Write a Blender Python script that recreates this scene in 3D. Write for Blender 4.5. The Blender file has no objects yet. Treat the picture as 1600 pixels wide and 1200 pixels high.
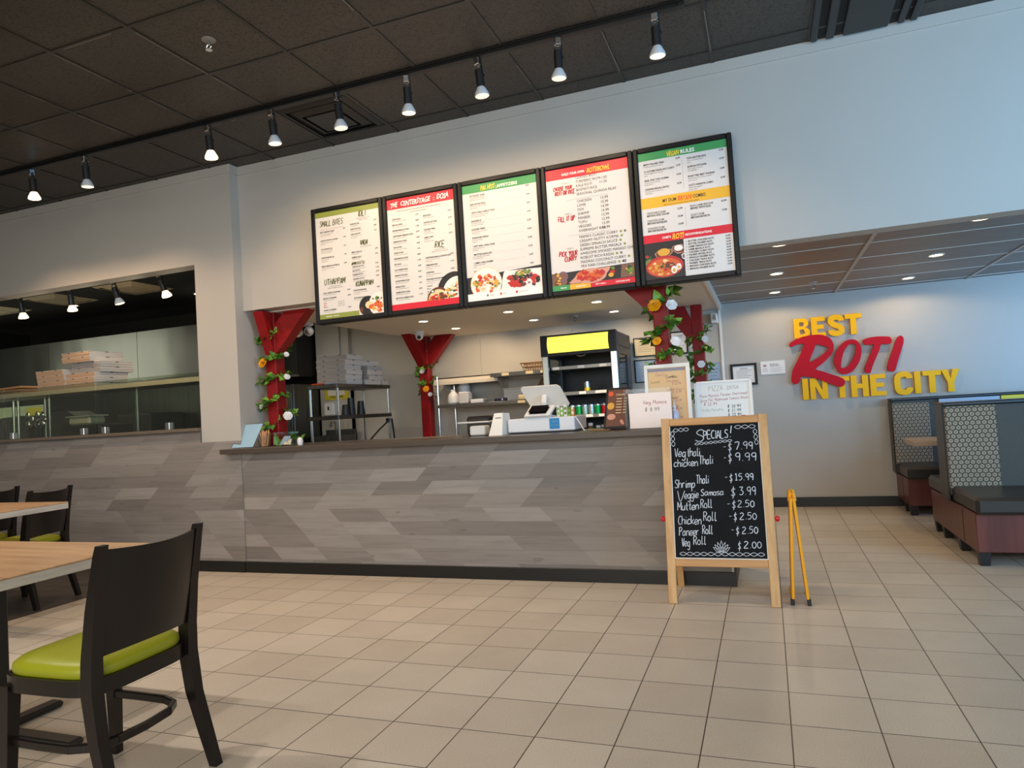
import bpy, bmesh, math, random
from mathutils import Vector, Matrix
from mathutils.geometry import tessellate_polygon

random.seed(7)
PI = math.pi
SC = bpy.context.scene
COL = SC.collection

# ------------------------------------------------------------------ camera
CAM_POS = (0.0, 0.0, 1.242)
YAW, PITCH, ROLL, FPX = -0.34922981, 0.03749908, -0.06045055, 1083.13
def cam_axes():
    cy, sy, cp, sp = math.cos(YAW), math.sin(YAW), math.cos(PITCH), math.sin(PITCH)
    f = Vector((sy*cp, cy*cp, sp)); r0 = Vector((cy, -sy, 0)); u0 = r0.cross(f)
    r = math.cos(ROLL)*r0 + math.sin(ROLL)*u0
    u = -math.sin(ROLL)*r0 + math.cos(ROLL)*u0
    return r, u, f
_r, _u, _f = cam_axes()
camd = bpy.data.cameras.new('camera'); camd.sensor_width = 36; camd.sensor_fit = 'HORIZONTAL'
camd.lens = FPX/1600*36; camd.clip_start = 0.05; camd.clip_end = 200
cam = bpy.data.objects.new('camera', camd); COL.objects.link(cam)
M4 = Matrix(((_r.x, _u.x, -_f.x, 0), (_r.y, _u.y, -_f.y, 0), (_r.z, _u.z, -_f.z, 0), (0, 0, 0, 1)))
cam.matrix_world = Matrix.Translation(CAM_POS) @ M4
SC.camera = cam

# ------------------------------------------------------------------ world, daylight, exposure
W = bpy.data.worlds.new('world'); SC.world = W; W.use_nodes = True
W.node_tree.nodes['Background'].inputs[0].default_value = (1.0, 1.0, 0.8, 1)
W.node_tree.nodes['Background'].inputs[1].default_value = 0.9
def area(name, loc, rot, sx, sy, power, col, spread=None):
    d = bpy.data.lights.new(name, 'AREA'); d.shape = 'RECTANGLE'; d.size = sx; d.size_y = sy
    d.energy = power; d.color = col
    if spread: d.spread = spread
    o = bpy.data.objects.new(name, d); COL.objects.link(o); o.location = loc; o.rotation_euler = rot
    return o
# daylight entering through the shop front behind the viewer and the windows of the right-hand wall
area('daylight_front', (.3, -3.0, 2.2), (PI/2-.6, 0, 0), 7.5, 1.9, 248.9, (1.0, 0.99, 0.981))
area('daylight_right', (4.0, 1.9, 1.8), Vector((-2.6, 3.2, .75)).to_track_quat('-Z', 'Y').to_euler(), 2.6, 2.0, 88.0, (0.125, 0.534, 1.0), math.radians(115))
area('daylight_back_right', (4.2, 6.7, 1.45), Vector((-1.75, 1.5, .15)).to_track_quat('-Z', 'Y').to_euler(), 1.2, 1.3, 27, (0.2, 0.52, 1.0), math.radians(105))
vs = SC.view_settings
vs.view_transform = 'Standard'; vs.look = 'None'; vs.gamma = 1.0; vs.use_curve_mapping = False
vs.exposure = 0.0
SC.display_settings.display_device = 'sRGB'
cy_ = SC.cycles
cy_.max_bounces = 8; cy_.diffuse_bounces = 4; cy_.glossy_bounces = 3; cy_.transmission_bounces = 4
cy_.transparent_max_bounces = 12; cy_.caustics_reflective = False; cy_.caustics_refractive = False
cy_.sample_clamp_indirect = 4.0; cy_.use_denoising = True

# ------------------------------------------------------------------ materials
def lin(c):
    if isinstance(c, str):
        c = c.lstrip('#'); c = tuple(int(c[i:i+2], 16)/255 for i in (0, 2, 4))
    return tuple((x/12.92 if x <= 0.04045 else ((x+0.055)/1.055)**2.4) for x in c)
MATS = {}
def mat(name, col, rough=0.55, metal=0.0, emit=None, estr=0.0, spec=None, coat=0.0, noise=None, bump=None):
    if name in MATS: return MATS[name]
    m = bpy.data.materials.new(name); m.use_nodes = True
    nt = m.node_tree; b = nt.nodes['Principled BSDF']
    c = lin(col)
    b.inputs['Base Color'].default_value = (*c, 1); b.inputs['Roughness'].default_value = rough
    b.inputs['Metallic'].default_value = metal
    if spec is not None: b.inputs['Specular IOR Level'].default_value = spec
    if coat: b.inputs['Coat Weight'].default_value = coat
    if emit:
        b.inputs['Emission Color'].default_value = (*lin(emit), 1); b.inputs['Emission Strength'].default_value = estr
    if noise:      # (scale, amount)
        tc = nt.nodes.new('ShaderNodeTexCoord'); n = nt.nodes.new('ShaderNodeTexNoise')
        n.inputs['Scale'].default_value = noise[0]; n.inputs['Detail'].default_value = 4
        nt.links.new(tc.outputs['Object'], n.inputs['Vector'])
        r = nt.nodes.new('ShaderNodeValToRGB'); a = noise[1]
        r.color_ramp.elements[0].position = .3; r.color_ramp.elements[1].position = .7
        r.color_ramp.elements[0].color = (*[max(0, x*(1-a)) for x in c], 1); r.color_ramp.elements[1].color = (*[min(1, x*(1+a)) for x in c], 1)
        nt.links.new(n.outputs['Fac'], r.inputs[0]); nt.links.new(r.outputs[0], b.inputs['Base Color'])
    if bump:       # (scale, strength)
        tc = nt.nodes.new('ShaderNodeTexCoord'); n = nt.nodes.new('ShaderNodeTexNoise')
        n.inputs['Scale'].default_value = bump[0]; n.inputs['Detail'].default_value = 3
        nt.links.new(tc.outputs['Object'], n.inputs['Vector'])
        bp = nt.nodes.new('ShaderNodeBump'); bp.inputs['Strength'].default_value = bump[1]; bp.inputs['Distance'].default_value = 0.003
        nt.links.new(n.outputs['Fac'], bp.inputs['Height']); nt.links.new(bp.outputs[0], b.inputs['Normal'])
    MATS[name] = m
    return m
class NT:
    """small helper to write node trees"""
    def __init__(s, name, rough=.5, metal=0.0, spec=None):
        s.m = bpy.data.materials.new(name); s.m.use_nodes = True; s.t = s.m.node_tree
        s.b = s.t.nodes['Principled BSDF']; s.b.inputs['Roughness'].default_value = rough; s.b.inputs['Metallic'].default_value = metal
        if spec is not None: s.b.inputs['Specular IOR Level'].default_value = spec
        s.tc = s.t.nodes.new('ShaderNodeTexCoord'); MATS[name] = s.m
        sx = s.t.nodes.new('ShaderNodeSeparateXYZ'); s.t.links.new(s.tc.outputs['Object'], sx.inputs[0])
        s.X, s.Y, s.Z = sx.outputs; s.P = s.tc.outputs['Object']
    def plug(s, v, sock):
        if isinstance(v, bpy.types.NodeSocket): s.t.links.new(v, sock)
        else: sock.default_value = v
    def op(s, o, a, b=0.0, c=0.0):
        n = s.t.nodes.new('ShaderNodeMath'); n.operation = o
        for i, v in enumerate((a, b, c)): s.plug(v, n.inputs[i])
        return n.outputs[0]
    def vec(s, x, y, z):
        n = s.t.nodes.new('ShaderNodeCombineXYZ')
        for i, v in enumerate((x, y, z)): s.plug(v, n.inputs[i])
        return n.outputs[0]
    def noise(s, v, scale, detail=3, rough=.55):
        n = s.t.nodes.new('ShaderNodeTexNoise'); s.plug(v, n.inputs['Vector']); n.inputs['Scale'].default_value = scale
        n.inputs['Detail'].default_value = detail; n.inputs['Roughness'].default_value = rough
        return n.outputs['Fac']
    def white(s, v):
        n = s.t.nodes.new('ShaderNodeTexWhiteNoise'); n.noise_dimensions = '3D'; s.plug(v, n.inputs['Vector']); return n.outputs['Value']
    def ramp(s, v, stops):
        n = s.t.nodes.new('ShaderNodeValToRGB'); s.plug(v, n.inputs[0]); e = n.color_ramp.elements
        while len(e) < len(stops): e.new(.5)
        for k, (p, c) in enumerate(stops): e[k].position = p; e[k].color = (*lin(c), 1)
        return n.outputs[0]
    def mix(s, f, a, b, mode='MIX'):
        n = s.t.nodes.new('ShaderNodeMix'); n.data_type = 'RGBA'; n.blend_type = mode
        s.plug(f, n.inputs[0]); s.plug(a, n.inputs[6]); s.plug(b, n.inputs[7]); return n.outputs[2]
    def base(s, v): s.plug(v, s.b.inputs['Base Color']); return s
    def rough(s, v): s.plug(v, s.b.inputs['Roughness']); return s
    def bump(s, h, strength=.2, dist=.002):
        n = s.t.nodes.new('ShaderNodeBump'); n.inputs['Strength'].default_value = strength; n.inputs['Distance'].default_value = dist
        s.plug(h, n.inputs['Height']); s.t.links.new(n.outputs[0], s.b.inputs['Normal']); return s
def rgb(c): return (*lin(c), 1)

# floor tiles: 305 mm square beige porcelain, thin dark joints
T = 0.3048
n = NT('floor_tile', .32, spec=.45)
tx = n.op('DIVIDE', n.op('ADD', n.X, 0.3018), T); ty = n.op('DIVIDE', n.op('SUBTRACT', n.Y, 3.7365), T)
fx = n.op('ABSOLUTE', n.op('SUBTRACT', n.op('FRACT', n.op('ADD', tx, .5)), .5)); fy = n.op('ABSOLUTE', n.op('SUBTRACT', n.op('FRACT', n.op('ADD', ty, .5)), .5))
joint = n.op('LESS_THAN', n.op('MINIMUM', fx, fy), 0.0075)
tid = n.vec(n.op('FLOOR', tx), n.op('FLOOR', ty), 0)
tone = n.ramp(n.op('ADD', n.op('MULTIPLY', n.white(tid), .45), n.op('MULTIPLY', n.noise(n.P, 3.0, 4), .6)), [(.2, '#cabdac'), (.8, '#dbd0bf')])
speck = n.ramp(n.noise(n.P, 240, 2), [(.38, '#a59b8d'), (.6, '#ffffff')])
tone = n.mix(.35, tone, speck, 'MULTIPLY')
n.base(n.mix(joint, tone, rgb('#4a423a'))); n.rough(n.op('ADD', n.op('MULTIPLY', n.noise(n.P, 8, 3), .22), .26))
n.bump(n.op('SUBTRACT', 1.0, joint), .35, .002)
# dark plank floor on the dining side
n = NT('dark_plank_floor', .45)
row = n.op('FLOOR', n.op('DIVIDE', n.Y, .15)); cell = n.vec(row, n.op('FLOOR', n.op('DIVIDE', n.op('ADD', n.X, n.op('MULTIPLY', row, .37)), 1.2)), 0)
g = n.noise(n.vec(n.op('MULTIPLY', n.X, 2.0), n.op('MULTIPLY', n.Y, 30.0), 0), 1.0, 4)
n.base(n.mix(.5, n.ramp(n.white(cell), [(0, '#3c3631'), (1, '#585049')]), n.ramp(g, [(.3, '#2f2a26'), (.7, '#625a52')])))
# chevron wood-look panel of the counter front
n = NT('chevron_panel', .5, spec=.35)
row = n.op('FLOOR', n.op('DIVIDE', n.op('SUBTRACT', n.Z, .53), .104))
u = n.op('SUBTRACT', n.X, n.op('MULTIPLY', n.op('ABSOLUTE', n.op('SUBTRACT', n.Z, .53)), 1.0))
pu = n.op('DIVIDE', n.op('ADD', u, n.op('MULTIPLY', n.op('FLOOR', n.op('MULTIPLY', n.white(n.vec(n.op('FLOOR', n.op('MULTIPLY', row, .5)), 7, 3)), 3.0)), .15)), .45)
cell = n.vec(row, n.op('FLOOR', pu), 1)
w1 = n.white(cell)
g = n.noise(n.vec(n.op('ADD', n.op('MULTIPLY', n.X, 2.2), n.op('MULTIPLY', w1, 9)), n.op('MULTIPLY', n.Z, 34.0), n.op('MULTIPLY', w1, 30)), 1.0, 6, .65)
kn = n.noise(n.vec(n.op('MULTIPLY', n.X, 3.0), n.op('MULTIPLY', n.Z, 9.0), n.op('MULTIPLY', w1, 17)), 1.0, 2)
c = n.ramp(w1, [(0, '#857f7b'), (.35, '#918b87'), (.7, '#9a9591'), (1, '#a6a19d')])
c = n.mix(.55, c, n.ramp(g, [(.25, '#a09992'), (.5, '#d5d0ca'), (.75, '#e6e2dd')]), 'MULTIPLY')
c = n.mix(n.op('MULTIPLY', n.op('GREATER_THAN', kn, .72), .35), c, rgb('#5d554e'))
gap = n.op('LESS_THAN', n.op('ABSOLUTE', n.op('SUBTRACT', n.op('FRACT', n.op('ADD', n.op('DIVIDE', n.op('SUBTRACT', n.Z, .53), .104), .5)), .5)), .012)
n.base(n.mix(n.op('MULTIPLY', gap, .35), n.mix(.0, c, c), rgb('#4a443f'))); n.bump(g, .15, .001)
# painted walls
n = NT('wall_paint', .62, spec=.25)
n.base(n.mix(.12, rgb('#b9b5ae'), n.ramp(n.noise(n.P, 1.4, 3), [(.3, '#aaa69f'), (.7, '#c4c0b9')]))); n.bump(n.noise(n.P, 260, 2), .06, .001)
mat('white_ceiling_paint', '#d8d1c6', .7)
# black lay-in ceiling tiles
n = NT('black_ceiling_tile', .5, spec=.5)
ns = n.noise(n.P, 80, 3, .6); nb = n.noise(n.P, .55, 2)
n.base(n.mix(n.op('MULTIPLY', n.op('LESS_THAN', ns, .44), .8), n.ramp(nb, [(.35, '#3a342f'), (.65, '#4a433b')]), rgb('#1c1916')))
n.bump(ns, .6, .004)
mat('black_grid', '#2a2623', .4, spec=.5)
mat('grid_scuff', '#8a837a', .5)
# grey wood-grain ceiling panels of the rear dining area
n = NT('grey_ceiling_panel', .42, spec=.5)
g = n.noise(n.vec(n.op('MULTIPLY', n.X, 1.5), n.op('MULTIPLY', n.Y, 45.0), 0), 1.0, 4)
n.base(n.ramp(g, [(.3, '#685d54'), (.7, '#857970')]))
mat('pale_grid', '#b4aea6', .45); mat('white_line', '#d6d2ca', .45)
# woods
def wood(name, c0, c1, ax='X', sc=1.0, rough=.4):
    n = NT(name, rough)
    a, b, c = (n.X, n.Y, n.Z) if ax == 'X' else ((n.Y, n.X, n.Z) if ax == 'Y' else (n.Z, n.X, n.Y))
    g = n.noise(n.vec(n.op('MULTIPLY', a, 2.2*sc), n.op('MULTIPLY', b, 26*sc), n.op('MULTIPLY', c, 26*sc)), 1.0, 5, .6)
    n.base(n.ramp(g, [(.3, c0), (.7, c1)])); n.bump(g, .08, .001)
    return n.m
wood('oak_top', '#9c7855', '#c29d74', 'X', .8, .35); wood('oak_edge', '#a8a29a', '#d3cdc5', 'Y', 1.2, .4)
wood('easel_pine', '#b98a55', '#d6aa72', 'Z', 1.0, .45); wood('easel_pine_rail', '#b07c46', '#cf9a5e', 'X', 1.0, .45)
wood('cherry_laminate', '#4d2420', '#6b342c', 'Z', .8, .35); wood('booth_table_wood', '#a38c74', '#c2ab92', 'X', 1.0, .35)
mat('dark_chair_wood', '#171210', .3, spec=.38); mat('black_metal', '#141516', .4, .2); mat('black_plastic', '#151517', .38)
mat('green_vinyl', '#8f9318', .38, spec=.5, bump=(90, .08)); mat('counter_top', '#4f463f', .33, noise=(160, .18)); mat('ledge_brown', '#6b6055', .38)
mat('kick_black', '#101112', .4); mat('menu_frame', '#121212', .45, spec=.3); mat('poster_paper', '#dedbd8', .45)
mat('red_post', '#8a1518', .45, spec=.25, noise=(30, .12)); mat('leaf_green', '#43701f', .5, noise=(12, .5)); mat('leaf_light', '#79a83a', .5, noise=(14, .35))
mat('vine', '#5d4a22', .6); mat('yellow_petal', '#f2a60c', .5); mat('white_petal', '#eceaea', .5); mat('flower_eye', '#b56b0a', .6)
mat('lamp_body', '#2a2a2c', .38, .3); mat('chrome', '#cfd2d6', .18, 1.0); mat('bulb_glass', '#dfe4ea', .25, spec=.6)
mat('bulb_warm', '#fff1da', .3, emit='#ffd9a0', estr=9.0); mat('bulb_warm_low', '#fff1da', .3, emit='#ffe2ba', estr=1.6); mat('bulb_off', '#e9e6df', .3, emit='#ffe9cc', estr=.9)
mat('downlight_glow', '#fff1da', .3, emit='#ffdcae', estr=16.0); mat('white_trim', '#e8e4dc', .4); mat('white_plastic', '#e6e3df', .38); mat('white_enamel', '#dfe2e8', .35)
mat('kraft', '#b78b5e', .7); mat('box_white', '#dcd8d3', .62); mat('box_front_warm', '#c9a98a', .65); mat('box_grey', '#a8a29e', .65); mat('box_slot', '#1f1b18', .7)
n = NT('brushed_steel', .3, 1.0); g = n.noise(n.vec(n.op('MULTIPLY', n.X, 1.1), n.op('MULTIPLY', n.Y, 1.1), n.op('MULTIPLY', n.Z, .5)), 1.0, 2)
n.base(n.ramp(g, [(.3, '#a3a59f'), (.7, '#b3b4ae')])); n.rough(n.op('ADD', n.op('MULTIPLY', g, .10), .20)); n.bump(g, .5, .05)
n = NT('dark_steel', .38, 1.0); g = n.noise(n.vec(n.op('MULTIPLY', n.X, 50.0), n.op('MULTIPLY', n.Y, 50.0), n.op('MULTIPLY', n.Z, 1.0)), 1.0, 4)
n.base(n.ramp(g, [(.3, '#5e5f5e'), (.7, '#757674')]))
mat('shelf_steel', '#8b8a87', .3, .9); mat('kitchen_black', '#171513', .6); mat('kitchen_dark', '#25231f', .5)
mat('cream_metal', '#d5c9b4', .4); mat('vent_cream', '#cfc0a0', .5, emit='#cfc0a0', estr=0.0); mat('vent_black', '#26221f', .42, spec=.5); mat('vent_slot', '#070606', .7)
mat('letter_yellow', '#fdbb0e', .5, spec=.2); mat('letter_red', '#c00a22', .5, spec=.15)
mat('chalk_black', '#0f1114', .75, spec=.2, noise=(6, .35)); mat('chalk', '#cdd2da', .8); mat('red_plastic', '#d01f24', .35); mat('warning_yellow', '#f0a51c', .4)
mat('cooler_dark', '#23262c', .4, .3); mat('cooler_side', '#3a3d43', .4); mat('cooler_sign', '#f6ea5a', .3, emit='#f5e860', estr=.95)
mat('price_tag', '#efe6dc', .5); mat('can_green', '#0f9a4c', .3, .5); mat('can_red', '#b31226', .3, .5); mat('can_silver', '#b9bdc4', .28, .8); mat('can_yellow', '#e6c22b', .3, .4); mat('can_pale', '#9fb7ac', .3, .6); mat('can_orange', '#c98446', .3, .3)
mat('jar_amber', '#7d5a1a', .25); mat('jar_dark', '#3a3128', .3)
mat('paper_white', '#ece9e6', .6); mat('paper_pink', '#fbe9df', .5); mat('paper_cream', '#e8d4a8', .6); mat('paper_blue', '#9fb3c9', .5); mat('gold_paper', '#e0b987', .55); mat('whiteboard', '#d7d8d4', .25); mat('grey_band', '#938d99', .5)
mat('ink_black', '#2b2a2d', .6); mat('ink_grey', '#77726f', .6); mat('ink_red', '#c4232f', .6); mat('ink_rose', '#b8737a', .6); mat('ink_olive', '#4b5218', .6); mat('ink_white', '#fbf9f4', .5); mat('ink_yellow', '#ffd21f', .5); mat('ink_teal', '#6f9c9e', .6); mat('ink_purple', '#7a5f8c', .6); mat('ink_orange', '#e5521f', .5)
mat('band_olive', '#8f9a44', .45); mat('band_red', '#d8122f', .45); mat('band_green', '#3f9a58', .45); mat('band_amber', '#eeb42c', .45)
mat('food_black', '#1d1a1c', .45); mat('food_white', '#f2ebe6', .45); mat('food_orange', '#d8622a', .5); mat('food_red', '#c2281e', .5); mat('food_green', '#6d8a35', .5); mat('food_gold', '#e2a93c', .5); mat('food_brown', '#6a3a22', .5); mat('food_cream', '#efd3a4', .5); mat('food_pink', '#d79a86', .5); mat('food_purple', '#7a5b6d', .5); mat('food_darkgreen', '#2f4a22', .5); mat('food_bowl', '#c0282c', .4); mat('food_wood', '#7d5a48', .5)
mat('sticker_blue', '#1583c4', .4); mat('label_blue', '#c4e5fa', .4); mat('stir_wood', '#e0a578', .6); mat('sanitizer', '#c9c6d8', .2)
mat('screen_dark', '#171316', .12); mat('printer_white', '#ece8e0', .4); mat('printer_black', '#1b1a1c', .35); mat('bin_clear', '#d8d3cd', .3)
mat('booth_vinyl', '#2e2c2a', .33, spec=.5, bump=(70, .05)); mat('booth_fabric', '#4d4f4c', .8, noise=(180, .25)); mat('booth_trim', '#1b1a1d', .35)
mat('poster_yellow', '#d8c832', .5); mat('counter_kitchen', '#2c2d2f', .4, .4); mat('pale_panel', '#b9c2a8', .5); mat('wicker', '#8a6a48', .7); mat('paper_bag', '#8d6c4c', .7); mat('blue_dark', '#1e2345', .4)
# hexagon-ring fabric of the booth backs
n = NT('hex_fabric', .8)
S = 1/0.0375
px_, pz_ = n.op('MULTIPLY', n.X, S), n.op('MULTIPLY', n.Z, S)
def hexd(ox, oz):
    ax = n.op('SUBTRACT', n.op('FRACT', n.op('ADD', px_, ox)), .5); az = n.op('MULTIPLY', n.op('SUBTRACT', n.op('FRACT', n.op('DIVIDE', n.op('ADD', pz_, oz), 1.732)), .5), 1.732)
    ax = n.op('ABSOLUTE', ax); az = n.op('ABSOLUTE', az)
    return n.op('MAXIMUM', ax, n.op('ADD', n.op('MULTIPLY', ax, .5), n.op('MULTIPLY', az, .866)))
hd = n.op('MINIMUM', hexd(0, 0), hexd(.5, .866))
n.base(n.ramp(hd, [(0, '#7d7566'), (.12, '#6a6257'), (.17, '#9d917c'), (.36, '#a39680'), (.41, '#4f4841'), (.5, '#3f3a35')]))
for e in n.t.nodes:
    if e.type == 'VALTORGB': e.color_ramp.interpolation = 'LINEAR'
# see-through sheet materials (tinted, with reflections)
def glassy(name, tint, gloss=.08, rough=.03):
    m = bpy.data.materials.new(name); m.use_nodes = True; t = m.node_tree; t.nodes.remove(t.nodes['Principled BSDF'])
    tr = t.nodes.new('ShaderNodeBsdfTransparent'); tr.inputs[0].default_value = (*lin(tint), 1)
    gl = t.nodes.new('ShaderNodeBsdfGlossy'); gl.inputs['Roughness'].default_value = rough; gl.inputs[0].default_value = (.9, .93, .95, 1)
    fr = t.nodes.new('ShaderNodeLayerWeight'); fr.inputs[0].default_value = .08
    mx = t.nodes.new('ShaderNodeMixShader'); ad = t.nodes.new('ShaderNodeMath'); ad.operation = 'ADD'; ad.inputs[1].default_value = gloss
    t.links.new(fr.outputs['Facing'], ad.inputs[0]); t.links.new(ad.outputs[0], mx.inputs[0]); t.links.new(tr.outputs[0], mx.inputs[1]); t.links.new(gl.outputs[0], mx.inputs[2])
    t.links.new(mx.outputs[0], t.nodes['Material Output'].inputs[0]); MATS[name] = m
    return m
glassy('guard_glass', '#e3e8dc', .02); glassy('clear_acrylic', '#f6f9fa', .015); glassy('window_glass', '#f0f5f5', .03); glassy('cooler_glass', '#b9c4c8', .05)

# ------------------------------------------------------------------ mesh builder
ROOT = {}
def base_of(o):
    v = Vector((0, 0, 0))
    while o is not None:
        v = v + ROOT.get(o.name, Vector((0, 0, 0))); o = o.parent
    return v
class MB:
    def __init__(s): s.v = []; s.f = []; s.mi = []; s.k = 0
    def add(s, vs, fs, mi=None):
        o = len(s.v); s.v += [tuple(v) for v in vs]
        for f in fs: s.f.append([i+o for i in f]); s.mi.append(s.k if mi is None else mi)
        return s
    def box(s, x0, x1, y0, y1, z0, z1, b=0.0):
        if x1 < x0: x0, x1 = x1, x0
        if y1 < y0: y0, y1 = y1, y0
        if z1 < z0: z0, z1 = z1, z0
        cx, cy, cz = (x0+x1)/2, (y0+y1)/2, (z0+z1)/2; hx, hy, hz = (x1-x0)/2, (y1-y0)/2, (z1-z0)/2
        b = min(b, hx*.9, hy*.9, hz*.9)
        if b <= 0:
            vs = [(cx+i*hx, cy+j*hy, cz+k*hz) for i in (-1, 1) for j in (-1, 1) for k in (-1, 1)]
            return s.add(vs, [(0, 1, 3, 2), (4, 6, 7, 5), (0, 4, 5, 1), (2, 3, 7, 6), (0, 2, 6, 4), (1, 5, 7, 3)])
        idx = {}; vs = []
        for i in (-1, 1):
            for j in (-1, 1):
                for k in (-1, 1):
                    for a in range(3):
                        q = [hx-b, hy-b, hz-b]; q[a] += b; idx[i, j, k, a] = len(vs)
                        vs.append((cx+i*q[0], cy+j*q[1], cz+k*q[2]))
        fs = []
        for a in range(3):
            o = [x for x in range(3) if x != a]
            for sg in (-1, 1):
                r = []
                for p, q in ((-1, -1), (1, -1), (1, 1), (-1, 1)):
                    t = [0, 0, 0]; t[a] = sg; t[o[0]] = p; t[o[1]] = q; r.append(idx[t[0], t[1], t[2], a])
                fs.append(r)
        for a in range(3):          # edges parallel to axis a
            o = [x for x in range(3) if x != a]
            for p in (-1, 1):
                for q in (-1, 1):
                    t0 = [0, 0, 0]; t1 = [0, 0, 0]; t0[a] = -1; t1[a] = 1
                    for t in (t0, t1): t[o[0]] = p; t[o[1]] = q
                    fs.append([idx[(*t0, o[0])], idx[(*t1, o[0])], idx[(*t1, o[1])], idx[(*t0, o[1])]])
        for i in (-1, 1):
            for j in (-1, 1):
                for k in (-1, 1): fs.append([idx[i, j, k, 0], idx[i, j, k, 1], idx[i, j, k, 2]])
        return s.add(vs, fs)
    def obox(s, c, ax, ay, az, hx, hy, hz, b=0.0):
        """box with its own axes"""
        t = MB().box(-hx, hx, -hy, hy, -hz, hz, b); c, ax, ay, az = map(Vector, (c, ax, ay, az))
        return s.add([c+ax*p[0]+ay*p[1]+az*p[2] for p in t.v], t.f)
    def beam(s, p0, p1, w, h, up=(0, 0, 1), b=0.0):
        p0, p1 = Vector(p0), Vector(p1); d = (p1-p0); L = d.length; d.normalize()
        x = d.cross(Vector(up)).normalized(); y = x.cross(d).normalized()
        return s.obox((p0+p1)/2, x, d, y, w/2, L/2, h/2, b)
    def tube(s, pts, r, n=8, caps=True, closed=False):
        pts = [Vector(p) for p in pts]; m = len(pts)
        rs = r if isinstance(r, (list, tuple)) else [r]*m
        vs = []; prev = None
        for i, p in enumerate(pts):
            if closed: d = pts[(i+1) % m]-pts[i-1]
            else: d = pts[min(i+1, m-1)]-pts[max(i-1, 0)]
            d.normalize()
            if prev is None:
                a = Vector((0, 0, 1)) if abs(d.z) < .9 else Vector((1, 0, 0)); x = d.cross(a).normalized()
            else: x = (prev-d*prev.dot(d)).normalized()
            prev = x; y = d.cross(x)
            vs += [p+(x*math.cos(2*PI*k/n)+y*math.sin(2*PI*k/n))*rs[i] for k in range(n)]
        fs = []
        for i in range(m if closed else m-1):
            j = (i+1) % m
            for k in range(n): fs.append([i*n+k, i*n+(k+1) % n, j*n+(k+1) % n, j*n+k])
        if caps and not closed: fs += [list(range(n))[::-1], [(m-1)*n+k for k in range(n)]]
        return s.add(vs, fs)
    def lathe(s, prof, n=20, c=(0, 0, 0), axis=(0, 0, 1), cap=True):
        ax = Vector(axis).normalized(); a = Vector((1, 0, 0)) if abs(ax.x) < .9 else Vector((0, 1, 0))
        x = ax.cross(a).normalized(); y = ax.cross(x); c = Vector(c); vs = []; fs = []
        for r, z in prof: vs += [c+ax*z+(x*math.cos(2*PI*k/n)+y*math.sin(2*PI*k/n))*r for k in range(n)]
        for i in range(len(prof)-1):
            for k in range(n): fs.append([i*n+k, i*n+(k+1) % n, (i+1)*n+(k+1) % n, (i+1)*n+k])
        if cap: fs += [list(range(n))[::-1], [(len(prof)-1)*n+k for k in range(n)]]
        return s.add(vs, fs)
    def ball(s, c, r, n=12, m=8, sq=(1, 1, 1)):
        prof = [(max(1e-4, r*math.sin(PI*i/m)), -r*math.cos(PI*i/m)) for i in range(m+1)]
        t = MB().lathe(prof, n, (0, 0, 0)); c = Vector(c)
        return s.add([(c.x+p[0]*sq[0], c.y+p[1]*sq[1], c.z+p[2]*sq[2]) for p in t.v], t.f)
    def poly(s, loops, O, U, V, depth=0.0, N=None):
        """filled outline (with holes) in the plane O,U,V; depth extrudes along N"""
        O, U, V = Vector(O), Vector(U), Vector(V); N = Vector(N) if N else U.cross(V).normalized()
        P = [[O+U*x+V*y for x, y in l] for l in loops]
        flat = [p for l in P for p in l]
        tri = tessellate_polygon([[Vector((x, y, 0)) for x, y in l] for l in loops])
        if depth == 0: return s.add(flat, [list(t) for t in tri])
        k = len(flat); vs = flat+[p+N*depth for p in flat]
        fs = [list(t) for t in tri]+[[i+k for i in t][::-1] for t in tri]; o = 0
        for l in P:
            m = len(l)
            for i in range(m): fs.append([o+i, o+(i+1) % m, k+o+(i+1) % m, k+o+i])
            o += m
        return s.add(vs, fs)
    def rect(s, O, U, V, x0, x1, y0, y1): return s.poly([[(x0, y0), (x1, y0), (x1, y1), (x0, y1)]], O, U, V)
    def disc(s, O, U, V, x, y, rx, ry=None, n=20, a0=0, a1=2*PI):
        ry = rx if ry is None else ry
        return s.poly([[(x+rx*math.cos(a0+(a1-a0)*k/n), y+ry*math.sin(a0+(a1-a0)*k/n)) for k in range(n if a1-a0 > 6.2 else n+1)]], O, U, V)
    def build(s, name, m, parent=None, smooth=30, fixn=True, local=False):
        o = None
        off = base_of(parent) if (parent is not None and not local) else Vector((0, 0, 0))
        me = bpy.data.meshes.new(name)
        me.from_pydata([(v[0]-off.x, v[1]-off.y, v[2]-off.z) for v in s.v], [], s.f)
        ms = m if isinstance(m, (list, tuple)) else [m]
        for q in ms: me.materials.append(MATS[q])
        me.polygons.foreach_set('material_index', s.mi)
        if fixn:
            bm = bmesh.new(); bm.from_mesh(me); bmesh.ops.recalc_face_normals(bm, faces=bm.faces); bm.to_mesh(me); bm.free()
        if smooth:
            me.polygons.foreach_set('use_smooth', [True]*len(me.polygons)); me.set_sharp_from_angle(angle=math.radians(smooth))
        me.update()
        o = bpy.data.objects.new(name, me); COL.objects.link(o)
        if parent is not None: o.parent = parent
        return o
def thing(name, label, cat, loc=(0, 0, 0), rotz=0.0, group=None):
    o = bpy.data.objects.new(name, None); COL.objects.link(o); o.location = loc; o.rotation_euler = (0, 0, rotz)
    o.empty_display_size = .05; ROOT[o.name] = Vector(loc)
    return tag(o, label, cat, group)
def tag(o, label, cat, group=None):
    o['label'] = label; o['category'] = cat
    if group: o['group'] = group
    return o
def struct(o, label=None):
    o['kind'] = 'structure'
    if label: o['label'] = label; 
    return o
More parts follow.
